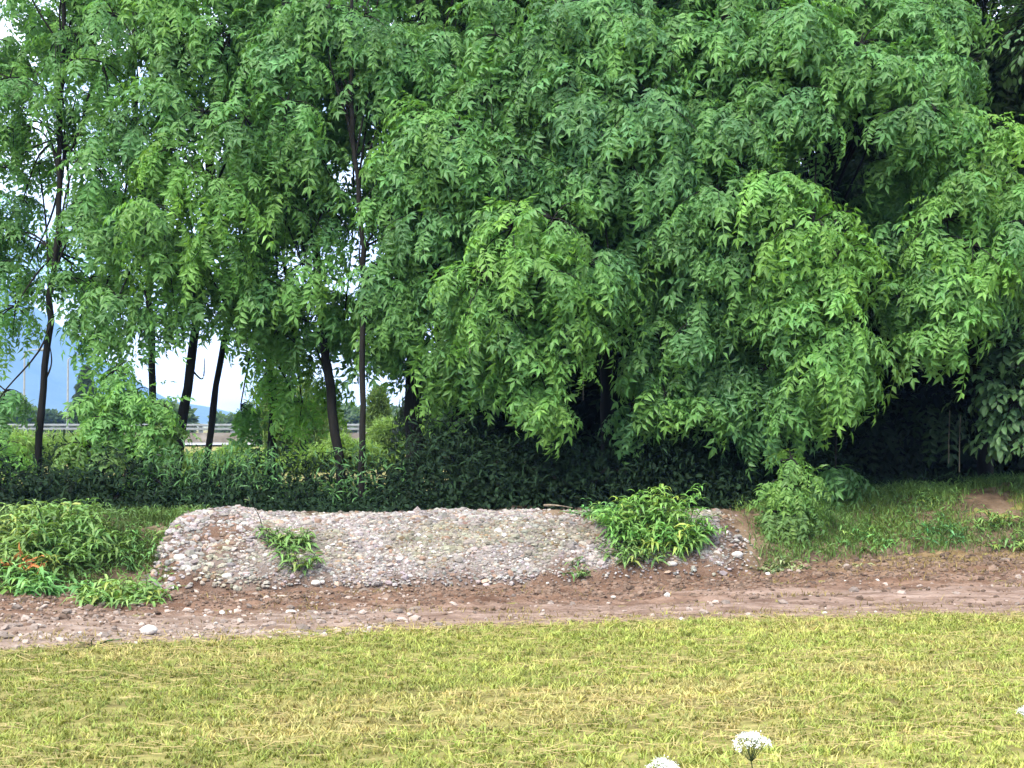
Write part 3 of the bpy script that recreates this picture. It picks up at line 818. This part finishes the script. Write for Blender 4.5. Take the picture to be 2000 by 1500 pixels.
def weed(name, label, px, py, wpx, hpx, stems=24, leaves=12, size=.13, tint=GREEN, seed=0, depth=.4, tmpl=T_WIDE, lean=0.35, cat='weed', group=None, dome=True, extra=None, stem_mat=None):
    rng = np.random.default_rng(seed)
    b = on_ground(px, py)
    s = b[1] / FPX
    wd, ht = wpx * s / 2, hpx * s
    b = np.array([b[0], b[1] + depth * .4, 0]); b[2] = surf(b[0], b[1])
    root = thing(name, tuple(b), label, cat, group)
    la, sa = Acc(), Acc()
    for k in range(stems):
        a = rng.uniform(0, 2 * np.pi); q = rng.uniform() ** .5
        ox, oy = np.cos(a) * q * wd * .75, np.sin(a) * q * depth
        p0 = np.array([b[0] + ox, b[1] + oy, 0]); p0[2] = surf(p0[0], p0[1]) - .01
        hh = ht * rng.uniform(.3, 1.2) * (1 - .45 * q ** 2) * (.75 + .5 * float(vnoise(np.array(a * 1.3), np.array(q * 2), seed)))
        out = np.array([ox * lean + rng.normal() * .05, oy * lean - .05 + rng.normal() * .05, 0])
        tt = np.linspace(0, 1, leaves)
        pts = p0 + out * tt[:, None] ** 1.5 * 1.2
        pts[:, 2] += hh * (tt - .18 * tt ** 3)
        rt = b - np.array([0, 0, .05])
        tube(sa, np.concatenate([[rt, (rt + p0) / 2 - np.array([0, 0, .04]), p0 - np.array([0, 0, .015])], pts[::max(1, leaves // 5)]]), .004, (3, 6, 2), 4)
        lp = np.repeat(pts[1:], 2, 0)
        n = len(lp)
        ang = np.arange(n) * 2.4 + rng.uniform(0, 6)
        d = np.stack([np.cos(ang), np.sin(ang), np.full(n, .15)], -1) + rng.normal(size=(n, 3)) * .2
        up = np.array([0, 0, 1.]) + rng.normal(size=(n, 3)) * .25
        sc = size * rng.uniform(.4, 1.3, n) * (1.1 - .45 * np.repeat(tt[1:], 2))
        st_ = 1 + rng.normal() * np.array([.16, .06, .10]) + (np.array([.5, .1, -.1]) if rng.uniform() < .12 else 0)
        c_ = np.clip(tint * st_ * (1 + rng.normal(size=(n, 1)) * .2) * (1 + np.repeat(tt[1:], 2)[:, None] * np.array([.25, .15, 0])), .01, 1)
        place(la, tmpl, lp, d, up, sc, c_)
    sa.build('stem', M['bark'] if stem_mat is None else stem_mat, root)
    la.build('foliage', M['weed'], root)
    return root, b, wd, ht


BR = np.array([.135, .275, .07])
WG = np.array([.12, .225, .066])
weed('weed_clump', 'tall bright green weeds with orange dead leaves at the left edge', 95, 1092, 310, 120, 80, 11, .22, WG, 101, .5)
weed('weed_clump', 'low spreading weeds at the lower left, spilling onto the track', 235, 1185, 200, 62, 44, 7, .2, WG * 1.1, 102, .35)
weed('weed_clump', 'dull weeds under the orange dead leaves, track side', 60, 1160, 260, 62, 40, 6, .2, g_ * 1.15, 103, .25)
weed('weed_clump', 'green weed growing down the gravel face below the lone stalk', 580, 1108, 100, 62, 22, 7, .16, WG, 104, .2)
weed('weed_clump', 'small weed tuft upper part of the gravel near the lone stalk', 530, 1066, 66, 40, 14, 6, .13, WG, 114, .12)
weed('weed_clump', 'large bright green weed clump on the right half of the gravel heap', 1285, 1062, 250, 105, 80, 12, .19, BR, 105, .3)
weed('weed_clump', 'low weeds trailing left from the large clump along the heap crest', 1165, 1012, 130, 30, 26, 5, .15, gb * 1.2, 106, .15)
weed('weed_clump', 'short green weeds in front of the large clump', 1235, 1098, 150, 48, 34, 5, .15, WG, 107, .15)
weed('weed_clump', 'tiny weed tuft on the gravel left of the large clump', 1132, 1125, 48, 30, 10, 5, .1, WG, 108, .08)
weed('weed_clump', 'pale grey green weed lying by the right end of the heap', 1535, 1118, 90, 26, 18, 5, .14, np.array([.20, .25, .13]), 109, .15)
weed('weed_clump', 'small pale weed alone on the soil, right of the sapling', 1660, 1108, 56, 12, 8, 4, .12, np.array([.26, .28, .16]), 110, .1)
weed('weed_clump', 'bluish green weed mat on the middle of the right grass bank', 1845, 1062, 130, 35, 30, 5, .12, np.array([.07, .21, .08]), 111, .3)
weed('weed_clump', 'yellow green weeds at the right edge above the bare earth', 1985, 1060, 170, 55, 34, 6, .15, WG * 1.1, 112, .35)
weed('weed_clump', 'green weeds on the right bank crest just above the bare earth', 1800, 985, 150, 30, 26, 5, .12, WG, 115, .2)
weed('weed_clump', 'mid green weeds low on the bank right of the sapling', 1690, 1065, 130, 32, 26, 5, .13, g_ * 1.2, 116, .25)
weed('weed_clump', 'dull green weeds on the bank against the left end of the gravel heap', 275, 1100, 110, 60, 24, 7, .13, g_ * .9, 117, .3)
weed('dry_weed', 'small dark withered weed at the field edge on the left', 178, 1262, 40, 30, 9, 5, .06, np.array([.1, .08, .03]), 113, .08)
tree('sapling', 'bright green sapling standing on the bank right of the gravel heap', [(1540, 1048), (1542, 1000), (1538, 950), (1545, 905)], 15.45, 5,
     clumps=[(1545, 905, 15.4, .16, .18, BR), (1505, 955, 15.4, .17, .17, BR), (1580, 945, 15.4, .18, .17, BR), (1540, 965, 15.3, .22, .2, BR), (1510, 1005, 15.3, .17, .13, WG), (1575, 1000, 15.3, .18, .13, WG), (1540, 1020, 15.25, .2, .1, WG)],
     seed=120, tint=BR * 1.1, size=.25, tw=30, lv=5, cat='sapling', group=None, short=True)
tree('low_shrub', 'rounded bright green shrub in front of the thin trunks at left', [(232, 985), (230, 900), (236, 820), (228, 740)], 16.7, 8,
     clumps=[(225, 735, 16.6, .25, .25, gy), (180, 790, 16.6, .28, .25, gy), (260, 780, 16.5, .32, .28, gy), (310, 800, 16.6, .25, .22, gy), (220, 840, 16.4, .35, .3, gy), (170, 880, 16.5, .27, .22, WG), (290, 860, 16.5, .3, .25, gy), (210, 900, 16.3, .3, .22, WG), (325, 850, 16.6, .2, .2, WG), (262, 910, 16.4, .2, .15, g_)],
     seed=121, tint=gy, size=.3, tw=22, lv=6, cat='shrub', group=None, short=True)
tree('leafy_shrub', 'yellow green shrub at the far left edge beside the curved trunk', [(0, 980), (0, 920), (-10, 880)], 16.8, 8,
     clumps=[(0, 880, 16.7, .28, .2, y_), (30, 905, 16.7, .2, .15, y_), (-60, 900, 16.7, .3, .2, y_)], seed=122, tint=y_, size=.26, tw=26, lv=5, cat='shrub', group=None, short=True)

# orange dead leaves on the left clump
rng = np.random.default_rng(130)
b0 = on_ground(48, 1118); n = 60
p = b0 + np.array([0, -.12, .12]) + rng.normal(size=(n, 3)) * np.array([.16, .04, .035])
a = Acc(); place(a, T_LANCE, p, rng.normal(size=(n, 3)) + np.array([0, -.4, -.8]), rng.normal(size=(n, 3)) + np.array([0, -1, 1]), rng.uniform(.08, .15, n), np.array([.5, .2, .07]) * rng.uniform(.6, 1.3, (n, 1)))
tag(a.build('dead_leaves', M['weed'], origin=tuple(b0)), 'orange brown dead leaves among the weeds at the left edge', 'dead leaves')

# lone stalk
q0 = on_ground(515, 1052); q1 = P(488, 978, q0[1])
a = Acc(); root = thing('dry_stalk', tuple(q0), 'thin bare stalk leaning over the crest of the gravel heap', 'stalk')
tube(a, spline([q0, (q0 + q1) / 2 + np.array([.03, 0, .02]), q1], 8), np.linspace(.006, .003, 8), (1.6, 2.0, 1.2), 5)
a.build('stem', M['bark'], root)
a = Acc(); place(a, T_LANCE, np.array([q1, q1]), np.array([[-1, 0, .3], [-.4, 0, .9]]), np.array([[0, -1, 1.], [0, -1, 1.]]), np.array([.07, .05]), np.array([[.12, .16, .06]] * 2))
a.build('leaf', M['weed'], root)
# pale stick on the crest
q0 = P(1062, 987, 15.6); q1 = P(1118, 992, 15.5)
for q in (q0, q1): q[2] = max(q[2], surf(q[0], q[1]) + .02)
a = Acc(); tube(a, spline([q0, (q0 + q1) / 2 + np.array([0, 0, .012]), q1], 6), [.012, .016, .01, .007, .006, .004], (14, 12, 10), 5)
tag(a.build('stick', M['bark'], origin=tuple(q0)), 'pale broken stick lying on the crest of the gravel heap', 'stick')

# pale bare hanging stems in the shade
for px, y0, y1, Yd, lab in [(1853, 862, 905, 16.8, 'pale bare stem hanging in the black hollow, nearer its middle'), (1874, 872, 922, 16.7, 'pale hooked bare stem at the right of the black hollow'), (1139, 738, 782, 16.2, 'short pale hanging stem in the dark gap right of the big drooping bough'), (918, 620, 690, 15.3, 'long pale hanging stem left of the big drooping bough')]:
    q0, q1 = P(px + 2, y0 - 60, Yd + .15), P(px, y1, Yd)
    a = Acc(); tube(a, spline([q0, P(px, y0, Yd), q1], 8), .006, (9, 9, 7.5), 4)
    tag(a.build('bare_stem', M['bark'], origin=tuple(q1)), lab, 'bare stem')

# ------------------------------------------------------------------ bank ground cover
def cover_dens(x, y):
    v = (y - foot(x)) / (crest(x) - foot(x))
    d = np.where(x > 2.5, .9, np.where(x < -3.3, .95, .0)) * sstep(-.02, .12, v)
    earth = np.exp(-(((x - 5.5) / .5) ** 2) - ((v - .5) / .42) ** 2)
    thin = sstep(2.5, 3.1, x) * .85 + .15
    return d * (1 - 1.25 * earth) * np.where(x > 0, thin, 1)


leaf_cloud('bank_plants', 30000, (-8, 8), lambda x: (foot(x) - .1, crest(x) + .5), lambda x, y: .07 + .08 * fbm(x * 2, y * 2, 44), np.array([.11, .21, .05]), .085, T_LANCE, 53,
           'low green plants covering both ends of the bank', dens=cover_dens, jit=.3)


def blades(acc, p, hgt, wid, lean, col, rng):
    n = len(p)
    a = rng.uniform(0, 2 * np.pi, n)
    s = np.stack([np.cos(a), np.sin(a), 0 * a], -1)
    t = np.stack([-np.sin(a), np.cos(a), 0 * a], -1) * lean[:, None]
    m = p + t * .35 * hgt[:, None] + np.array([0, 0, 1.]) * hgt[:, None] * .6
    e = p + t * hgt[:, None] + np.array([0, 0, 1.]) * hgt[:, None]
    w_ = wid[:, None] * s / 2
    V = np.stack([p - w_, p + w_, m + w_ * .8, m - w_ * .8, e + w_ * .15, e - w_ * .15], 1)
    k = np.arange(n)[:, None] * 6
    F = np.concatenate([k + np.array([[0, 1, 2, 3]]), k + np.array([[3, 2, 4, 5]])])
    acc.add(V.reshape(-1, 3), F, np.repeat(col, 6, 0))


# grass on the bank
rng = np.random.default_rng(81)
n = 110000
x = rng.uniform(-8, 8, n); v = rng.uniform(-.12, 1.3, n); y = foot(x) + (crest(x) - foot(x)) * v
k = rng.uniform(size=n) < cover_dens(x, y) * (fbm(x * 2.2, y * 2.2, 82) > .30)
x, y = x[k], y[k]; n = len(x)
a = Acc()
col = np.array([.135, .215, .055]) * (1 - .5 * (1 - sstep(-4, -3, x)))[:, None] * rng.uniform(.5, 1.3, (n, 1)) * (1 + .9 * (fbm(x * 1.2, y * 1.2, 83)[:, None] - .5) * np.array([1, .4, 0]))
blades(a, np.stack([x, y, H(x, y)], -1), rng.uniform(.04, .16, n) * (.5 + fbm(x * 3, y * 3, 84)), rng.uniform(.005, .011, n), rng.uniform(.2, 1.6, n), col, rng)
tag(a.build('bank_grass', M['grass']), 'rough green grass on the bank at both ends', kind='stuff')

# ------------------------------------------------------------------ mown field
nc = 42000
cx = rng.uniform(-5.6, 5.8, nc); cy = rng.uniform(5.4, 12.7, nc)
k = (cy < field_edge(cx) - .12 + .30 * fbm(cx * 4, cy * 4, 99) + rng.exponential(.09, nc)) & (np.abs(cx) < cy * .42 + .8) & (fbm(cx * 7, cy * 9, 93) > .27)
cx, cy = cx[k], cy[k]; nc = len(cx)
pt = fbm(cx * .9, cy * 1.7, 91)
p2 = fbm(cx * 5, cy * 8, 92)
straw = .85 * sstep(.53, .70, pt + .25 * (p2 - .5) + rng.normal(size=nc) * .09)[:, None]
leftg = (1 - sstep(-3.5, 2.5, cx))[:, None]
gc = np.array([.290, .322, .078]) * (1 - .26 * leftg * (.6 + .8 * vnoise(cx * .8, cy * 1.5, 94)[:, None]))
gcol = (gc * (1 - straw) + np.array([.38, .325, .125]) * straw) * rng.uniform(.62, 1.3, (nc, 1)) * (1 + rng.normal(size=(nc, 3)) * .05)
nb = 9
cs = rng.uniform(.6, 1.5, nc)
x = np.repeat(cx, nb) + rng.normal(size=nc * nb) * .016; y = np.repeat(cy, nb) + rng.normal(size=nc * nb) * .016
n = nc * nb
gcol = gcol * (.72 + .5 * fbm(cx * .9 + 3, cy * 5.5, 90))[:, None]
gcol = np.repeat(gcol, nb, 0) * rng.uniform(.75, 1.25, (n, 1))
a = Acc()
hg = rng.uniform(.010, .034, n) * np.repeat(cs, nb)
blades(a, np.stack([x, y, H(x, y) - .006], -1), hg, rng.uniform(.004, .010, n) * np.repeat(cs, nb) ** .5, rng.uniform(.3, 2.0, n), gcol, rng)
tag(a.build('field_grass', M['grass']), 'short mown yellow green grass covering the field', kind='stuff')

# grassy margin between track and right bank, and stray tufts on the track
n = 30000
x = rng.uniform(-7, 8, n); v = rng.uniform(0, 1, n); fy, fe = foot(x), field_edge(x)
y = fe + (fy - fe) * v
k = rng.uniform(size=n) < sstep(2.8, 4.2, x) * sstep(.55, .95, v + .5 * (fbm(x * 2, y * 4, 96) - .5)) + .55 * (1 - sstep(.0, .2, v)) + .5 * (fbm(x * 1.5, y * 5, 97) > .64)
x, y = x[k], y[k]; n = len(x)
a = Acc()
blades(a, np.stack([x, y, track_z(x, y) - .003], -1), rng.uniform(.015, .06, n), rng.uniform(.004, .009, n), rng.uniform(.5, 2.2, n), np.array([.23, .18, .06]) * rng.uniform(.5, 1.3, (n, 1)), rng)
tag(a.build('margin_grass', M['grass']), 'sparse yellowed grass along the edges of the dirt track', kind='stuff')

# lying hay
n = 26000
x = rng.uniform(-5.6, 5.8, n); y = rng.uniform(5.6, 12.6, n)
row = np.exp(-((y - (6.95 + .16 * x + .05 * np.sin(x * 3))) / .09) ** 2) * sstep(-.2, 1.0, x) + .8 * np.exp(-((y - (8.05 + .10 * x)) / .14) ** 2) * np.exp(-((x - .9) / 1.1) ** 2) + .5 * np.exp(-((y - 9.6 - .1 * x) / .2) ** 2) * (x > 0)
edge = np.exp(-((y - field_edge(x)) / .25) ** 2) * .8
k = (rng.uniform(size=n) < .12 + row + edge + .35 * (fbm(x * 1.4, y * 2.4, 95) > .56)) & (y < field_edge(x) + .35) & (np.abs(x) < y * .42 + .8)
x, y = x[k], y[k]; n = len(x)
ang = rng.normal(size=n) * .6 + np.where(rng.uniform(size=n) < .5, 0, np.pi)
d = np.stack([np.cos(ang), np.sin(ang), rng.normal(size=n) * .12], -1)
ln = rng.uniform(.04, .16, n)
p = np.stack([x, y, H(x, y) + rng.uniform(.008, .03, n)], -1)
s = norm(np.cross(d, np.array([0, -.3, 1.]))) * rng.uniform(.0012, .003, n)[:, None]
V = np.stack([p - d * ln[:, None] / 2 - s, p - d * ln[:, None] / 2 + s, p + d * ln[:, None] / 2 + s, p + d * ln[:, None] / 2 - s], 1)
a = Acc(); a.add(V.reshape(-1, 3), np.arange(n * 4).reshape(-1, 4), np.repeat(np.array([.37, .29, .13]) * rng.uniform(.55, 1.25, (n, 1)), 4, 0))
tag(a.build('loose_hay', M['grass']), 'cut dry straw lying in thin rows on the field', kind='stuff')


# ------------------------------------------------------------------ white umbel flowers
def umbel(px, py, wpx, Y, label, seed):
    rng = np.random.default_rng(seed)
    top = P(px, py, Y)
    R = wpx * Y / FPX / 2
    b = np.array([top[0] + .02, top[1] + .02, 0]); b[2] = float(H(b[0], b[1]))
    root = thing('umbel_flower', tuple(b), label, 'flower', 'white umbel flowers in the front of the field')
    sa = Acc()
    hub = top - np.array([0, 0, R * 1.25])
    tube(sa, spline([b, (b + hub) / 2 + np.array([.015, 0, 0]), hub], 10), np.linspace(.0035, .0025, 10), (3.5, 6, 2), 6)
    fa = Acc()
    n = 46
    th = rng.uniform(0, 2 * np.pi, n); q = np.sqrt((np.arange(n) + .5) / n)
    pts = np.stack([np.cos(th) * q * R, np.sin(th) * q * R, R * 1.0 * np.sqrt(1 - .9 * q ** 2) - R * .8], -1) + top
    for k in range(n):
        tube(sa, spline([hub, hub * .45 + pts[k] * .55 - np.array([0, 0, .004]), pts[k]], 5), .0009, (4, 7, 2.6), 3)
        m = 26
        o = rng.normal(size=(m, 3)) * np.array([R * .10, R * .10, R * .07])
        dd = rng.normal(size=(m, 3)); dd[:, 2] *= .3
        place(fa, T_OVAL, pts[k] + o, dd, np.array([0, 0, 1.]) + rng.normal(size=(m, 3)) * .4, rng.uniform(R * .07, R * .13, m), np.array([.82, .84, .80]) * rng.uniform(.85, 1.05, (m, 1)))
    sa.build('stem', M['bark'], root)
    fa.build('flower_head', M['flower'], root)


umbel(1467, 1441, 74, 5.6, 'white domed umbel flower standing up whole near the bottom edge', 141)
umbel(1293, 1490, 62, 5.5, 'white umbel flower cut off by the bottom edge, left of the other', 142)
umbel(2012, 1385, 46, 6.3, 'white umbel flower just showing at the right edge', 143)

# ------------------------------------------------------------------ motorway, barrier, lamps
a = Acc()
X0, X1 = -300, 300
for (y0, y1) in ((57, 64.5),):
    xx = np.linspace(X0, X1, 200)
    V = np.concatenate([np.stack([xx, 0 * xx + y0, H(xx, 0 * xx + y0) + .05], -1), np.stack([xx, 0 * xx + y1, H(xx, 0 * xx + y1) + .05], -1)])
    j = np.arange(199)
    a.add(V, np.stack([j, j + 1, j + 201, j + 200], -1))
tag(a.build('road', M['road']), 'pale motorway carriageway beyond the trees', kind='structure')


def box(acc, x0, x1, y0, y1, z0, z1, col=(1, 1, 1)):
    V = np.array([[x0, y0, z0], [x1, y0, z0], [x1, y1, z0], [x0, y1, z0], [x0, y0, z1], [x1, y0, z1], [x1, y1, z1], [x0, y1, z1]], float)
    acc.add(V, [[0, 3, 2, 1], [4, 5, 6, 7], [0, 1, 5, 4], [1, 2, 6, 5], [2, 3, 7, 6], [3, 0, 4, 7]], col)


root = thing('motorway_barrier', (-12, 66, .75), 'grey steel rails on a stained concrete parapet along the motorway', 'barrier')
a = Acc(); box(a, -60, 60, 65.9, 66.2, .6, 1.24); a.build('parapet', M['concrete'], root)
for z in (1.36, 1.54):
    a = Acc(); xx = np.linspace(-60, 60, 61)
    # W-profile rail
    prof = np.array([[0, 0], [-.05, .02], [-.05, .04], [0, .06], [-.05, .085], [-.05, .105], [0, .125]]) * np.array([1, .85])
    for k in range(len(prof) - 1):
        V = np.concatenate([np.stack([xx, 0 * xx + 65.88 + prof[k, 0], 0 * xx + z + prof[k, 1]], -1), np.stack([xx, 0 * xx + 65.88 + prof[k + 1, 0], 0 * xx + z + prof[k + 1, 1]], -1)])
        j = np.arange(60); a.add(V, np.stack([j, j + 1, j + 62, j + 61], -1))
    a.build('rail', M['metal'], root)
xb = [P(p_, 840, 66)[0] for p_ in (330, 392, 454, 516, 578, 640, 702, 764)]
for xx in xb:
    a = Acc(); box(a, xx - .09, xx + .09, 65.93, 66.1, 1.24, 1.66); a.build('post', M['metal'], root)

for px, top, lab in [(48, 690, 'left thin pale lamp post against the blue hill'), (133, 702, 'right thin pale lamp post beside the dark conifer')]:
    Yl = 112.0
    t0 = P(px, top, Yl); b = np.array([t0[0], Yl, float(H(t0[0], Yl))])
    root = thing('lamp_post', tuple(b), lab, 'lamp post', 'lamp posts by the motorway')
    a = Acc(); tube(a, np.array([b, (b + t0) / 2, t0]), [.11, .09, .07], sides=8); a.build('pole', M['metal'], root, smooth=True)
    a = Acc(); tube(a, spline([t0, t0 + np.array([.35, 0, .22]), t0 + np.array([1.0, 0, .28])], 6), .05, sides=6)
    a.build('arm', M['metal'], root, smooth=True)
    a = Acc(); h0 = t0 + np.array([.95, 0, .28])
    tube(a, h0 + np.array([[0, 0, 0], [.12, 0, .01], [.5, 0, .01], [.72, 0, -.01]]), [.04, .12, .14, .04], sides=8); a.build('lamp_head', M['metal'], root, smooth=True)

# ------------------------------------------------------------------ plants and trees between the row and the hills
def far_tree(name, label, px, top, Y, wpx, tint, seed, group, cat='tree', n=1800, conifer=False, leaf=.35, tmpl=T_OVAL, low=0.12):
    rng = np.random.default_rng(seed)
    t0 = P(px, top, Y); b = np.array([t0[0], Y, float(H(t0[0], Y))])
    ht = t0[2] - b[2]; R = wpx * Y / FPX / 2
    root = thing(name, tuple(b), label, cat, group)
    ta = Acc()
    tube(ta, np.stack([b + np.array([0, 0, ht * t]) for t in np.linspace(0, .85, 6)]), np.linspace(ht * .022, ht * .006, 6), sides=7)
    ca = Acc()
    if conifer:
        t = rng.uniform(0, 1, n) ** .8; a_ = rng.uniform(0, 2 * np.pi, n)
        lay = (.72 + .2 * np.sin(t * 43 + a_ * .5)) * (.75 + .5 * vnoise(a_ * 1.6, t * 9, 3))
        rr = R * (1 - t) ** .85 * lay * rng.uniform(.3, 1, n) ** .5 + .02
        p = np.stack([np.cos(a_) * rr, np.sin(a_) * rr, ht * (.08 + .92 * t) - rr * .25], -1) + b
        d = np.stack([np.cos(a_), np.sin(a_), -.25 + 0 * a_], -1)
        sz = leaf * (1.1 - .6 * t)
    else:
        m = 16
        cc = norm(rng.normal(size=(m, 3))) * rng.uniform(.3, .75, (m, 1)) * np.array([R, R, ht * .42]) + b + np.array([0, 0, ht * (.54 + low * .3)])
        for k in range(m):
            tube(ta, spline([b + np.array([0, 0, ht * .35]), (b + np.array([0, 0, ht * .5]) + cc[k]) / 2, cc[k]], 5), np.linspace(ht * .01, ht * .003, 5), sides=4)
        q = cc[rng.integers(0, m, n)]
        o = norm(rng.normal(size=(n, 3))) * rng.uniform(.35, 1.0, (n, 1)) ** .5 * np.array([R * .42, R * .42, ht * .2])
        p = q + o; p[:, 2] = np.maximum(p[:, 2], b[2] + .1)
        d = o + rng.normal(size=(n, 3)) * .4 * R
        sz = leaf * rng.uniform(.6, 1.2, n)
    col = np.clip(tint * (1 + rng.normal(size=(n, 1)) * .18), .005, 1)
    place(ca, tmpl, p, d, np.array([0, -.2, 1.]) + rng.normal(size=(n, 3)) * .4, sz, col)
    ta.build('trunk', M['bark'], root)
    ca.build('crown', M['leaf'], root)


far_tree('conifer', 'dark pointed conifer standing beside the right lamp post', 168, 712, 78, 78, DARK * .8, 201, None, n=5000, conifer=True, leaf=.5, tmpl=T_LANCE)
FG = np.array([.07, .12, .045])
spots = [(-60, 760, 150, 190), (25, 775, 165, 130), (88, 800, 170, 90), (215, 770, 120, 150), (290, 800, 130, 110), (330, 790, 125, 90), (450, 812, 160, 80), (520, 806, 150, 110), (600, 800, 140, 110), (680, 790, 150, 120), (760, 800, 170, 70), (-150, 700, 120, 200), (850, 780, 130, 160)]
names = ['cut off by the left edge', 'left of the curved trunk', 'behind the curved trunk', 'behind the low shrub', 'between the two left trunks', 'behind the leaning trunk pair', 'above the motorway barrier, left end', 'above the middle of the barrier', 'right of the barrier posts', 'behind the forking trunk', 'in the small gap right of the tallest trunk', 'outside beyond the left edge', 'behind the vine wrapped trunk']
for k, ((px, top, Y, wp), nm) in enumerate(zip(spots, names)):
    far_tree('distant_tree', 'distant pale green tree ' + nm, px, top, Y, wp, FG * (1 + .25 * math.sin(k * 2.1)), 210 + k, 'distant trees beyond the motorway', n=2200, leaf=.9)
# sunlit shrubs on the near side of the motorway
YG = np.array([.20, .33, .075])
sh = [(455, 872, 30, 90, .8, 'left of the barrier post'), (500, 885, 27, 110, 1, 'under the leaf covered trunk'), (600, 868, 30, 110, .9, 'left of the forking trunk'), (690, 850, 32, 120, .8, 'between forking and tallest trunks'), (760, 815, 34, 110, .75, 'right of the tallest trunk'), (640, 790, 38, 90, .55, 'tall and behind the forking trunk'),
      (545, 700, 30, 110, .62, 'tall, seen through behind the leaf covered trunk'), (600, 730, 33, 110, .6, 'tall, behind the fork of the forking trunk'),
      (740, 740, 36, 60, .5, 'tall, between the tallest trunk and the vine wrapped one'), (850, 800, 26, 120, .6, 'behind the yellowish hanging sprays'), (20, 842, 34, 150, .8, 'at the left edge behind the bank'), (118, 845, 38, 130, .7, 'right of the curved trunk'), (200, 835, 32, 150, .7, 'behind the rounded low shrub'), (330, 880, 26, 90, .8, 'between the left trunks'), (390, 886, 28, 70, .8, 'beside the thin grey green trunk')]
for k, (px, top, Y, wp, sc, nm) in enumerate(sh):
    far_tree('meadow_shrub', 'yellow green meadow shrub ' + nm, px, top, Y, wp, YG * sc, 240 + k, 'shrubs between the tree row and the motorway', cat='shrub', n=4200, leaf=.18, tmpl=T_LANCE)

# ------------------------------------------------------------------ hills
def hill(name, prof, Y, depth, label, seed):
    px = np.array([p_[0] for p_ in prof]); py = np.array([p_[1] for p_ in prof])
    u = np.linspace(px[0], px[-1], 240)
    ztop = np.interp(u, px, py)
    ztop = ztop - 5 * (fbm(u * .03, u * 0, seed) - .5) * np.clip((830 - ztop) / 60, 0, 1)
    v = np.linspace(-1, 1, 41)
    X = (u[None] - 1000) / FPX * Y * np.ones((41, 1))
    Yy = Y + v[:, None] * depth * np.ones_like(X)
    zt = (830 - ztop)[None] / FPX * Y + EYE
    Z = -20 + (zt + 20) * np.cos(v[:, None] * np.pi / 2) ** .8
    Z = Z + (fbm(X * .004, Yy * .004, seed) - .5) * 30 * (1 - np.abs(v[:, None])) * np.abs(v[:, None]) * 4
    i = np.arange(40)[:, None] * 240; j = np.arange(239)[None]
    a = Acc(); a.add(np.stack([X, Yy, Z], -1).reshape(-1, 3), np.stack([i + j, i + j + 1, i + 241 + j, i + 240 + j], -1).reshape(-1, 4))
    tag(a.build(name, M['hill'], smooth=True), label, kind='structure')


hill('hills', [(-1400, 800), (-900, 700), (-500, 640), (-200, 520), (-40, 535), (0, 560), (25, 578), (60, 605), (100, 638), (150, 682), (210, 728), (280, 770), (400, 800), (520, 822), (700, 840)], 3000, 600, 'steep blue mountain at the left edge', 301)
hill('hills', [(-800, 826), (0, 812), (250, 806), (350, 812), (430, 808), (560, 818), (760, 798), (1000, 800), (1400, 790), (2200, 810), (3500, 826)], 3700, 300, 'low blue grey hills along the horizon', 302)

# ------------------------------------------------------------------ haze
m, t, out = new_mat('haze')
pv = t.nodes.new("ShaderNodeVolumePrincipled")
pv.inputs['Color'].default_value = (.27, .50, 1.0, 1)
pv.inputs['Density'].default_value = 0.00033
pv.inputs['Anisotropy'].default_value = 0.0
t.links.new(pv.outputs[0], out.inputs['Volume'])
a = Acc(); box(a, -9500, 9500, -3200, 4600, -60, 620)
tag(a.build('haze', m), 'pale blue haze in the distance', kind='stuff')
